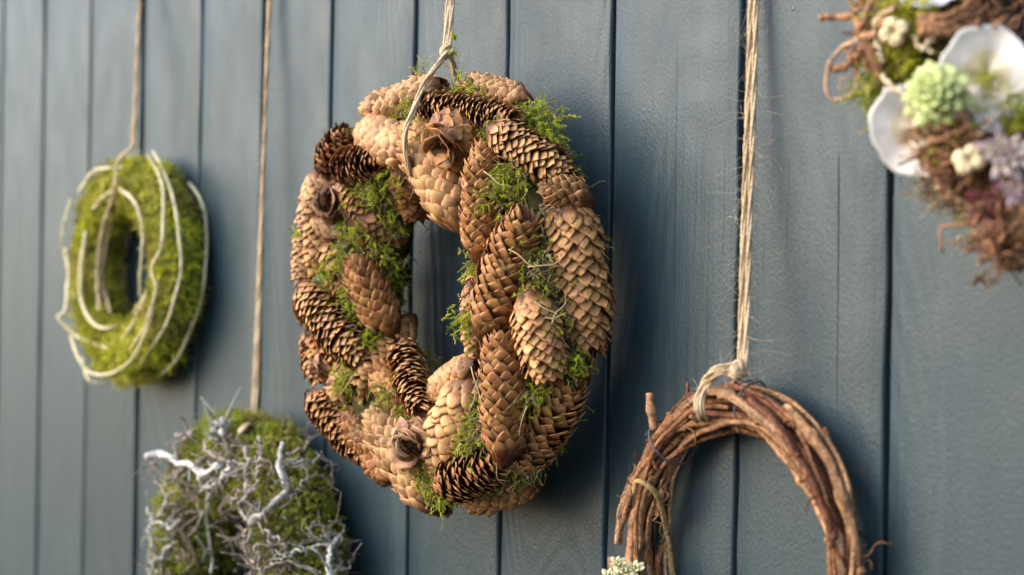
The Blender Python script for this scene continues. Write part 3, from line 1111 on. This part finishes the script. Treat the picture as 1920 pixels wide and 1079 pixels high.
for _ in range(12):
    bx_, by_ = rng.uniform(100, 1250), rng.uniform(160, 1060)
    an_ = rng.uniform(0, 6.28)
    stp = rng.uniform(50, 95)
    pl_ = [(bx_, by_)]
    for _k in range(3):
        an_ += rng.normal(0, .55)
        pl_.append((pl_[-1][0] + stp * math.cos(an_), pl_[-1][1] + stp * math.sin(an_)))
    if max(((x - 660) / 590) ** 2 + ((y - 1010) / 860) ** 2 for x, y in pl_) > 1:
        continue
    w_b = rng.uniform(10, 24)
    BR.append((pl_, w_b, w_b * rng.uniform(.4, .8), rng.uniform(.008, .02)))
for pts, w0, w1, lift in BR:
    xy = c6(pts)
    p3 = [W3.hit(x, y, shrink=-.002, lift=lift * .9 + .005) for x, y in xy]
    nn_ = 44
    path = smooth_path(p3, nn_)
    path = path + smooth_path(rng.normal(0, .0015, (14, 3)), nn_)
    zc = (path[0] - CAM) @ F3
    rr = np.linspace(w0, w1, nn_) * .3142 * .5 / FPX * zc * (1.22 if max(w0, w1) > 19 else 1.15)
    rr = rr * (1 + .18 * np.clip(smooth_path(rng.normal(0, 1, (14, 3)), nn_)[:, 0], -.5, 1.2))
    v, q, t = tube(path, rr, 9, .11)
    colb = GREYT[rng.integers(4)] if max(w0, w1) > 14 else GREYT[rng.integers(1, 4)] * np.array((1.0, .88, .82))
    br = Geo().add(v, q, t, streaks(colb, nn_, 9)).build('branch', M_TWIG, wreath3)
    for _ in range(rng.integers(4, 8)):
        k = rng.integers(4, nn_ - 2)
        d = unit(rng.normal(0, 1, 3) + np.array([0, -.7, 0]))
        l = rng.uniform(.006, .030)
        e = smooth_path([path[k], path[k] + d * l * .5 + rng.normal(0, .002, 3), path[k] + d * l + rng.normal(0, .005, 3)], 10)
        v, q, t = tube(e, np.linspace(min(.0014, rr[k] * .6), .0005, 10), 6, .08)
        Geo().add(v, q, t, colb * rng.uniform(.8, 1.05)).build('twig', M_TWIG, br)
# fine brittle twigs nobody could count
g = Geo()
for (cx, cy, nq, sp) in ((330, 990, 60, 24), (300, 1040, 40, 16), (470, 1030, 70, 30), (400, 900, 50, 30), (420, 850, 45, 26), (520, 1045, 40, 30), (350, 940, 40, 24), (620, 1010, 30, 18), (285, 870, 16, 6), (640, 1045, 26, 14), (460, 940, 30, 20)):
    for _ in range(int(nq * .7)):
        x, y = cx + rng.normal(0, sp * .6), cy + rng.normal(0, sp)
        p = W3.hit(x, y, shrink=.002, lift=rng.uniform(0, .02))
        d = unit(rng.normal(0, 1, 3))
        l = rng.uniform(.006, .024)
        e = smooth_path([p, p + d * l * .5 + rng.normal(0, .003, 3), p + d * l + rng.normal(0, .005, 3)], 7)
        v, q, t = tube(e, np.linspace(.0009, .0004, 7) * rng.uniform(.7, 1.3), 5)
        g.add(v, q, t, GREYT[rng.integers(4)] * (np.array((1, .8, .7)) if rng.random() < .5 else 1) * .62)
stuff(g.build('fine_twigs', M_TWIG, wreath3))
K3 = P(477, 775, .036)
t3 = twine('jute twine hanging down to the mossy wreath of grey branches',
           [[P(516, -220, .002), P(509, -60, .008), P(503, 60, .012), P(491, 400, .024), K3, W3.hit(462, 797, lift=.006), W3.hit(448, 812, lift=.004)]], fib=90)

# ------------------------------------------------------------------ vine wreath
W4 = Torus(1381, 1074, .0985, .0150, .0195, .004, 1.205)
wreath4 = thing('vine_wreath', 'bare round wreath of twisted reddish brown vine stems', 'wreath', W4.c + np.array([0, 0, -(W4.R + W4.a)]))
wreath4['_o'] = [float(x) for x in wreath4.location]
VINE = np.array([(.23, .105, .050), (.16, .066, .032), (.27, .142, .070), (.115, .046, .025), (.245, .118, .057), (.30, .175, .095)])
nv = 240
for k in range(22):
    a0 = rng.uniform(0, 2 * math.pi)
    span = rng.uniform(1.15, 1.95) * math.pi if k > 5 else 1.97 * math.pi
    aa = a0 + np.linspace(0, span, nv)
    tw_ = rng.uniform(-.9, .9) * aa + k * 2 * math.pi / 22 * 9 + .5 * np.sin(aa * 2 + rng.uniform(0, 6))
    rad_ = (.80 if k % 3 else .35) + .22 * np.sin(aa * rng.uniform(1.5, 3) + rng.uniform(0, 6))
    loose = 1 + .45 * np.exp(-((((aa - math.pi * 1.02 + math.pi) % (2 * math.pi)) - math.pi) / .5) ** 2)
    rho = W4.R + W4.a * rad_ * loose * np.cos(tw_)
    path = W4.c + np.stack([rho * np.cos(aa), -W4.b * rad_ * np.sin(tw_), rho * np.sin(aa) * W4.ez], 1)
    path = path + smooth_path(rng.normal(0, .0010, (34, 3)), nv)
    path[:, 1] = np.minimum(path[:, 1], -.0045)
    r_ = rng.uniform(.0017, .0037)
    node = np.zeros(nv)
    nodes = np.cumsum(rng.integers(16, 34, 14)) + rng.integers(0, 15)
    nodes = nodes[nodes < nv - 6]
    for m_ in nodes:
        node += np.exp(-((np.arange(nv) - m_) / 2.2) ** 2)
    rr = r_ * (1 + .38 * node) * (1 + .06 * smooth_path(rng.normal(0, 1, (20, 3)), nv)[:, 0])
    v, q, t = tube(path, rr, 10, .09)
    colv = VINE[rng.integers(6)] * rng.uniform(.85, 1.1)
    cv = streaks(colv, nv, 10, .26)
    vine = Geo().add(v, q, t, np.clip(cv, .01, 1)).build('vine', M_BARK, wreath4)
    for m_ in nodes[::3]:
        d = unit(rng.normal(0, 1, 3) + unit(path[m_] - W4.c) * .8 + np.array([0, -.4, 0]))
        v, q, t = tube(path[m_] + d * np.linspace(0, rng.uniform(.006, .011), 5)[:, None], r_ * np.array([1, .85, .7, .75, .7]), 7, .08)
        Geo().add(v, q, t, colv * .9).build('stub', M_BARK, vine)
# upright stub at the top left of the ring
b0 = W4.hit(1226, 806, shrink=.004)
pb = [b0, b0 - R0 * .002 + U0 * .012, b0 - R0 * .003 + U0 * .019, b0 - R0 * .0035 + U0 * .027]
v, q, t = tube(smooth_path(pb, 16), .0030 * (1 + .35 * np.exp(-((np.arange(16) - 8) / 1.5) ** 2)), 9, .05)
Geo().add(v, q, t, (.36, .20, .11)).build('stub', M_BARK, wreath4)


def tendril_path(p, d, l, coils, rc):
    n_ = 60
    s = np.linspace(0, 1, n_)
    u_ = unit(np.cross(d, rng.normal(0, 1, 3)))
    w_ = np.cross(d, u_)
    th = s ** 1.3 * coils * 2 * math.pi
    rr = rc * (.3 + .7 * s)
    return p + d * (s * l)[:, None] + rr[:, None] * ((np.cos(th) - 1)[:, None] * u_ + np.sin(th)[:, None] * w_)


g_n = 0
for (x, y, dx, dy, l, co, rc) in [(1285, 800, 18, 30, .016, .8, .004), (1240, 900, 10, 60, .020, 1.5, .003), (1225, 940, 6, 60, .02, 2.0, .003), (1238, 990, 4, 50, .02, 2.5, .0025), (1222, 800, -20, 30, .016, 1.6, .003),
                                  (1190, 850, 4, 40, .016, 1.4, .003), (1255, 1000, 2, 60, .02, 2, .003), (1186, 930, -30, 4, .012, 1.2, .0015), (1245, 1050, 6, 30, .015, 2, .003), (1512, 900, -30, 0, .008, .75, .0075),
                                  (1526, 930, -12, 40, .012, .5, .003), (1622, 1045, 30, -20, .02, 1, .003), (1622, 1020, -20, 40, .02, 2, .004), (1605, 1050, 30, 10, .015, 1.5, .004), (1190, 870, 8, 50, .02, 1.2, .004), (1470, 790, 30, 20, .012, 1.4, .003)]:
    p = W4.hit(x, y, lift=.002)
    d = unit(R0 * dx - U0 * dy + rng.normal(0, 6, 3))
    path = tendril_path(p, d, l, co, rc)
    v, q, t = tube(path, np.linspace(.0009, .0004, 60), 5)
    Geo().add(v, q, t, VINE[rng.integers(6)] * rng.uniform(.7, 1.2)).build('tendril', M_BARK, wreath4)
# the long thin runner down the left arm
pr = [W4.hit(1190, 925, lift=.006), W4.hit(1195, 902, lift=.010), W4.hit(1225, 920, lift=.012), W4.hit(1240, 950, lift=.010), W4.hit(1250, 1000, lift=.010), W4.hit(1262, 1085, lift=.006)]
v, q, t = tube(smooth_path(pr, 50), np.linspace(.0020, .0026, 50), 7, .06)
Geo().add(v, q, t, (.36, .24, .11)).build('tendril', M_BARK, wreath4)
# binding wire turns
for (x, y) in ((1380, 745), (1205, 800)):
    pc = W4.hit(x, y)
    q_ = pc - W4.c
    a_ = math.atan2(q_[2] / W4.ez, q_[0])
    th = np.linspace(0, 2 * math.pi * 1.1, 60)
    k_ = 1.03
    rho = W4.R + W4.a * k_ * np.cos(th)
    an = a_ + np.linspace(-.04, .04, 60)
    pw = W4.c + np.stack([rho * np.cos(an), -W4.b * k_ * np.sin(th), rho * np.sin(an) * W4.ez], 1)
    pw = pw + smooth_path(rng.normal(0, .0007, (16, 3)), 60)
    v, q, t = tube(pw, .0008, 6)
    Geo().add(v, q, t, (.09, .075, .10)).build('binding_wire', M_WIRE, wreath4)


def leaf_mesh(base, d, up, l, w, th, col0, col1, seed=0):
    """one plump succulent leaf from base along d, its face towards up"""
    d = unit(d)
    up = unit(up - (up @ d) * d)
    s = np.cross(d, up)
    nv_, nu_ = 8, 8
    vv = np.linspace(0, 1, nv_)
    wv = np.array([.40, .62, .84, .98, 1.0, .86, .55, .08])
    an = np.arange(nu_) * 2 * math.pi / nu_
    V = []
    C = []
    for k in range(nv_):
        c = base + d * l * vv[k] + up * l * .14 * vv[k] ** 2
        V.append(c + np.cos(an)[:, None] * s * w * .5 * wv[k] + np.sin(an)[:, None] * up * th * .5 * wv[k])
        f = vv[k] ** 1.6
        C.append(np.tile(np.array(col0) * (1 - f) + np.array(col1) * f, (nu_, 1)))
    i, j = np.meshgrid(np.arange(nv_ - 1), np.arange(nu_), indexing='ij')
    j2 = (j + 1) % nu_
    q = np.stack([i * nu_ + j, i * nu_ + j2, (i + 1) * nu_ + j2, (i + 1) * nu_ + j], -1).reshape(-1, 4)
    V = np.vstack(V)
    m_ = len(V)
    V = np.vstack([V, V[-nu_:].mean(0) + d * l * .015])
    C = np.vstack([np.vstack(C), np.array(col1)])
    kk = np.arange(nu_)
    t = np.stack([(nv_ - 1) * nu_ + kk, (nv_ - 1) * nu_ + (kk + 1) % nu_, np.full(nu_, m_)], 1)
    return V, q, t, C


def succulent(name, parent, c, axis, Rm, n, col0, col1, l0=.35, w_=.5, inc0=8, inc1=95, th=.16, label=None, dome=.35):
    axis = unit(axis)
    Bm = basis(c, c + axis, 0)
    v, q, t = tube(c + axis * np.linspace(-Rm * .5, Rm * .1, 6)[:, None], np.linspace(.28, .12, 6) * Rm, 10)
    body = Geo().add(v, q, t, np.array(col0) * .7).build(name, M_LEAF, parent)
    if label:
        body['label'] = label
    for i in range(n):
        f = (i + .5) / n
        ang = i * GA
        inc = rad(inc0 + (inc1 - inc0) * f ** .8) + rng.normal(0, .06)
        rdir = np.array([math.cos(ang), math.sin(ang), 0]) @ Bm
        d = math.sin(inc) * rdir + math.cos(inc) * axis
        up = math.cos(inc) * -rdir + math.sin(inc) * axis
        l = Rm * (l0 + (1 - l0) * f) * rng.uniform(.9, 1.08)
        base = c + axis * Rm * (dome * (1 - f) - .12) + rdir * Rm * .06
        k = rng.uniform(.88, 1.1)
        V, q, t, C = leaf_mesh(base, d, up, l, l * w_ + Rm * .06, Rm * th, np.array(col0) * k, np.array(col1) * k)
        Geo().add(V, q, t, C).build('leaf', M_LEAF, body)
    return body


# pale sedum tucked into the vine wreath
cs = W4.hit(1168, 1078, lift=.012)
for (dx, dz, s) in ((0, 0, .012), (-.010, -.002, .009), (.009, .004, .009), (.013, -.006, .009), (-.004, .008, .008)):
    c = cs + R0 * dx + U0 * dz
    succulent('sedum_head', wreath4, c, unit(CAM - c) + np.array([0, 0, .8]), s, 11, (.46, .46, .20), (.68, .63, .40), w_=.6, label='pale yellow green sedum head')

K4 = P(1392, 690, .040)
loop = [K4, P(1372, 690, .046), P(1342, 698, .052), W4.hit(1322, 722, lift=.008), W4.hit(1311, 752, lift=.010), W4.hit(1315, 778, lift=.006), P(1332, 790, .022), P(1352, 775, .010)]
t4 = twine('frayed jute twine wrapped round the top of the vine wreath',
           [[P(1419, -220, .004), P(1414, -40, .008), P(1410, 120, .012), P(1400, 420, .024), P(1394, 640, .038), K4]], fib=260, lmax=.026, knots=((P(1386, 692, .042), .0045),))
extra_cords(t4, [loop, [P(1398, 690, .036), P(1380, 700, .048), P(1365, 692, .046)]], 70)

# ------------------------------------------------------------------ wreath of shells and succulents
W5 = Torus(2055, -56, .118, .045, .040)
wreath5 = thing('succulent_wreath', 'wreath of white shells, succulents, dried pods and brown vine tendrils', 'wreath', W5.c + np.array([0, 0, -(W5.R + W5.a)]))
wreath5['_o'] = [float(x) for x in wreath5.location]
v, q = torus_mesh(W5, .8, .08)
Geo().add(v, q, None, (.10, .065, .035)).build('ring_base', M_EARTH, wreath5)
gs = []
n = 5200
ang, phi = rng.uniform(0, 2 * math.pi, n), rng.uniform(-.7, math.pi + .8, n)
pp, nn = W5.point(ang, phi, .80), W5.normal(ang, phi)
patch = np.sin(pp[:, 0] * 47 + .5) * np.sin(pp[:, 2] * 51 + 2.0) + rng.normal(0, .3, n)
colr = np.where((patch > .30)[:, None], pick(OLIVE, n), pick(DRY, n) * np.array((.62, .42, .32)))
gs.append(moss_strands(pp, nn, rng.uniform(.008, .022, n), colr, leaf=.0024, nl=3, K=5, curl=.8))
for (x, y, n, pal) in ((1720, 30, 160, OLIVE), (1700, 95, 130, OLIVE), (1655, 160, 70, GREENS), (1660, 200, 50, GREENS), (1910, 220, 60, GREENS), (1800, 250, 60, OLIVE), (1770, 350, 60, DRY), (1690, 20, 80, OLIVE)):
    c = W5.hit(x, y)
    gs.append(moss_strands(c + rng.normal(0, .007, (n, 3)), np.tile(W5.normal_at(c), (n, 1)), rng.uniform(.008, .02, n), pick(pal, n), leaf=.003, nl=4))
stuff(merge(gs).build('moss', M_MOSS, wreath5))


def shell(px, py, hw, hh, tilt, lift, colr, aim=(0, 0, 0), tintin=(.80, .76, .72)):
    c = W5.hit(px, py, shrink=.008, lift=lift)
    z = (c - CAM) @ F3
    a, b_ = hw / FPX * z, hh / FPX * z
    ax = unit(unit(CAM - c) + np.asarray(aim))
    xx = unit(np.cross(U0, ax))
    yy = np.cross(ax, xx)
    xx, yy = math.cos(tilt) * xx + math.sin(tilt) * yy, -math.sin(tilt) * xx + math.cos(tilt) * yy
    nr, na = 12, 40
    V, C = [], []
    edge = 1 + .05 * np.cos(np.arange(na) * 2 * math.pi / na * 2 + 1) + .030 * rng.normal(0, 1, na)
    th = np.arange(na) * 2 * math.pi / na
    for side in (0, 1):
        for k in range(nr):
            f = (k + .5) / nr if side == 0 else (k + .5) / nr
            x = a * f * edge * np.cos(th)
            y = b_ * f * edge * np.sin(th) + b_ * .10 * (1 - f)
            dome = a * .22 * (f ** 2 - 1) + .0006 * np.sin(f * 44) * (1 if side else .3)
            zz = dome + (-.0022 * (1 - .5 * f) if side else 0) + .0015 * np.sin(th * 3)
            V.append(c + x[:, None] * xx + y[:, None] * yy + np.asarray(zz)[:, None] * ax)
            base = np.array(colr) if side == 0 else np.array((.62, .57, .50))
            stain = np.array((.92, .82, .62)) if k < 6 else np.ones(3)
            C.append(np.tile(base * stain * (.93 if k == nr - 1 else 1), (na, 1)))
    i, j = np.meshgrid(np.arange(nr - 1), np.arange(na), indexing='ij')
    j2 = (j + 1) % na
    q = np.stack([i * na + j, i * na + j2, (i + 1) * na + j2, (i + 1) * na + j], -1).reshape(-1, 4)
    q2 = q[:, ::-1] + nr * na
    jj = np.arange(na)
    rim = np.stack([(nr - 1) * na + jj, (nr - 1) * na + (jj + 1) % na, (2 * nr - 1) * na + (jj + 1) % na, (2 * nr - 1) * na + jj], 1)
    V = np.vstack(V)
    C = np.vstack(C)
    m_ = len(V)
    V = np.vstack([V, V[:na].mean(0), V[nr * na:nr * na + na].mean(0)])
    C = np.vstack([C, C[0], C[-1]])
    t = np.vstack([np.stack([jj, (jj + 1) % na, np.full(na, m_)], 1)[:, [1, 0, 2]], np.stack([nr * na + jj, nr * na + (jj + 1) % na, np.full(na, m_ + 1)], 1)])
    return Geo().add(V, np.vstack([q, q2, rim]), t, C).build('shell', M_SHELL, wreath5), c, ax


shell(1716, 250, 82, 100, .45, .026, (.62, .60, .57), (-.15, -.1, -.1))
shell(1846, 148, 92, 108, -.35, .026, (.58, .55, .51), (.1, -.1, .15))
shell(1738, -22, 60, 40, .1, .020, (.70, .70, .76), (0, 0, .2))
cg = W5.hit(1757, 178, lift=.030)
zg = (cg - CAM) @ F3
succulent('green_succulent', wreath5, cg, unit(CAM - cg) + np.array([-.25, 0, .25]), 70 / FPX * zg, 46, (.23, .28, .07), (.46, .51, .20), l0=.34, w_=.62, inc1=108, th=.17,
          label='plump pale green succulent rosette', dome=.55)
cp = W5.hit(1886, 290, lift=.022)
succulent('purple_succulent', wreath5, cp, unit(CAM - cp) + np.array([0, 0, .1]), 58 / FPX * zg, 26, (.42, .43, .24), (.36, .21, .31), l0=.30, w_=.30, inc0=10, inc1=88, th=.13,
          label='pale succulent with purple leaf tips', dome=.1)
cq = W5.hit(1856, 385, lift=.012)
succulent('red_succulent', wreath5, cq, unit(CAM - cq) + np.array([0, 0, -.6]), 52 / FPX * zg, 14, (.13, .045, .05), (.24, .06, .08), l0=.5, w_=.42, inc0=25, inc1=100, th=.16,
          label='dark red fleshy leaves')
cv = W5.hit(1905, 360, lift=.012)
succulent('purple_succulent', wreath5, cv, unit(CAM - cv) + np.array([0, 0, -.3]), 40 / FPX * zg, 14, (.40, .34, .30), (.34, .20, .32), l0=.4, w_=.36, th=.14)


def pod(px, py, dia, lift):
    c = W5.hit(px, py, lift=lift)
    z = (c - CAM) @ F3
    R = dia / 2 / FPX * z
    ax = unit(unit(CAM - c) + rng.normal(0, .15, 3))
    Bm = basis(c, c + ax, rng.uniform(0, 6))
    v, q, t = tube(c + ax * np.linspace(-R * 1.1, -R * .2, 6)[:, None], R * np.array([.3, .6, .75, .7, .5, .2]), 12)
    body = Geo().add(v, q, t, (.36, .24, .12)).build('seed_pod', M_POD, wreath5)
    body['label'] = 'cream dried seed pod split into lobes'
    for k in range(4):
        a_ = k * math.pi / 2 + rng.normal(0, .12)
        cl = (np.array([math.cos(a_), math.sin(a_), 0]) * R * .52) @ Bm + c
        rd = unit(cl - c)
        sd_ = np.cross(ax, rd)
        nlat, nlon = 9, 12
        th = np.linspace(0, math.pi, nlat)
        ph = np.arange(nlon) * 2 * math.pi / nlon
        T_, Ph = np.meshgrid(th, ph, indexing='ij')
        x = np.sin(T_) * np.cos(Ph)
        y = np.sin(T_) * np.sin(Ph)
        zz = np.cos(T_)
        cre = 1 - .35 * np.exp(-(y / .25) ** 2) * (x < 0.4)
        Vv = cl + (x * R * .50)[..., None] * rd + (y * R * .52)[..., None] * sd_ + (zz * R * .62 * cre)[..., None] * ax
        i, j = np.meshgrid(np.arange(nlat - 1), np.arange(nlon), indexing='ij')
        j2 = (j + 1) % nlon
        q = np.stack([i * nlon + j, (i + 1) * nlon + j, (i + 1) * nlon + j2, i * nlon + j2], -1).reshape(-1, 4)
        Geo().add(Vv.reshape(-1, 3), q, None, np.array((.74, .60, .36)) * rng.uniform(.88, 1.08)).build('lobe', M_POD, body)


pod(1677, 60, 58, .026)
pod(1817, 300, 62, .026)


def w5tube(pts, w0, w1, colr, name, n_=50, mat_=None, rough=.06, wob=.0008):
    p3 = [W5.hit(x, y, lift=l_) for x, y, l_ in pts]
    path = smooth_path(p3, n_) + smooth_path(rng.normal(0, wob, (14, 3)), n_)
    z = (path[0] - CAM) @ F3
    v, q, t = tube(path, np.linspace(w0, w1, n_) * .5 / FPX * z, 8, rough)
    return Geo().add(v, q, t, colr).build(name, mat_ or M_BARK, wreath5)


RB = (.33, .165, .085)
w5tube([(1537, 34, .03), (1570, 32, .03), (1602, 33, .028), (1612, 52, .026), (1606, 70, .025)], 13, 15, RB, 'vine')
w5tube([(1606, 70, .025), (1640, 60, .024), (1680, 10, .02)], 15, 13, (.36, .20, .11), 'vine')
w5tube([(1604, 60, .025), (1625, 30, .025), (1634, -20, .02)], 9, 9, (.34, .19, .11), 'vine')
w5tube([(1612, 74, .028), (1580, 92, .03), (1553, 115, .03), (1545, 150, .03), (1556, 178, .03), (1585, 184, .03), (1607, 166, .03), (1613, 140, .028), (1606, 118, .026)], 9, 5, (.42, .27, .16), 'tendril')
w5tube([(1604, 90, .028), (1596, 112, .028), (1583, 124, .03), (1560, 126, .03)], 10, 16, (.32, .17, .09), 'vine')
w5tube([(1614, 95, .028), (1604, 118, .028), (1605, 146, .028)], 10, 8, (.30, .16, .09), 'vine')
w5tube([(1600, 146, .03), (1578, 150, .03), (1576, 166, .03), (1592, 172, .03), (1602, 163, .03), (1594, 155, .03)], 4, 3, (.36, .22, .14), 'tendril')
w5tube([(1592, -10, .026), (1596, 10, .026), (1608, 18, .026), (1617, 8, .026), (1612, -10, .026)], 5, 5, RB, 'tendril')
w5tube([(1628, 84, .02), (1644, 110, .02), (1650, 150, .02)], 28, 24, (.16, .075, .04), 'bark_curl')
w5tube([(1652, 142, .026), (1675, 165, .03), (1698, 180, .032)], 10, 9, (.50, .40, .27), 'root')
w5tube([(1710, 70, .02), (1725, 88, .022), (1748, 95, .022)], 8, 8, (.48, .38, .24), 'root')
w5tube([(1730, 95, .022), (1745, 75, .024), (1752, 62, .024)], 9, 9, (.55, .45, .30), 'root')
w5tube([(1640, 60, .026), (1645, 35, .026), (1672, 15, .026)], 10, 8, (.50, .38, .22), 'root')
w5tube([(1640, 78, .028), (1648, 95, .028), (1654, 118, .03)], 5, 4, (.52, .44, .32), 'root')
for k in range(12):
    yy = 18 + k * 3.6
    w5tube([(1725 + rng.normal(0, 8), yy + 6, .02 + .001 * k), (1775, yy + rng.normal(8, 4), .024), (1830 + rng.normal(0, 12), yy - 12 + rng.normal(0, 6), .02)], rng.uniform(7, 12), rng.uniform(5, 9),
           np.array((.34, .17, .085)) * rng.uniform(.7, 1.15), 'bark_strip')
for pts in ([(1755, 340), (1790, 365), (1830, 400)], [(1800, 405), (1835, 425), (1860, 450)], [(1800, 440), (1835, 462), (1870, 478), (1915, 472)], [(1868, 420), (1872, 460), (1866, 498)], [(1880, 430), (1882, 462), (1876, 490)],
            [(1765, 330), (1775, 360), (1762, 368)], [(1795, 370), (1803, 395), (1804, 415)], [(1880, 330), (1900, 380), (1915, 440)], [(1740, 320), (1760, 350), (1742, 375)], [(1855, 440), (1890, 455), (1920, 460)], [(1820, 260), (1855, 235), (1850, 215)],
            [(1640, 225), (1636, 205), (1648, 190)], [(1870, 20), (1885, 45), (1900, 35)], [(1845, 65), (1880, 55), (1905, 80)]):
    w5tube([(x, y, .010 + rng.uniform(0, .01)) for x, y in pts], rng.uniform(4, 8), rng.uniform(3, 5), np.array((.46, .34, .21)) * rng.uniform(.75, 1.15), 'root', wob=.0014)
g = Geo()
for (cx, cy, nq, sp) in ((1785, 260, 80, 16), (1770, 290, 50, 12), (1890, 430, 80, 24), (1870, 400, 50, 24), (1800, 330, 40, 18), (1850, 40, 60, 30), (1640, 90, 24, 10), (1880, 470, 26, 8)):
    for _ in range(nq):
        p = W5.hit(cx + rng.normal(0, sp), cy + rng.normal(0, sp), lift=rng.uniform(.004, .016))
        e = smooth_path(p + np.cumsum(rng.normal(0, .0045, (5, 3)), 0), 10)
        v, q, t = tube(e, .0008 * rng.uniform(.6, 1.4), 5)
        g.add(v, q, t, np.array((.30, .15, .08)) * rng.uniform(.35, 1.3))
stuff(g.build('root_fibres', M_BARK, wreath5))
# moss sprig growing out of the upper shell
c = W5.hit(1848, 155, lift=.036)
n = 26
stuff(moss_strands(c + rng.normal(0, .003, (n, 3)), unit(np.tile(U0 * .9 + unit(CAM - c) * .5, (n, 1)) + rng.normal(0, .7, (n, 3))), rng.uniform(.008, .024, n), pick(GREENS[[0, 2, 4]], n), leaf=.002).build('moss_sprig', M_MOSS, wreath5))

for o in bpy.data.objects:
    if '_o' in o:
        del o['_o']
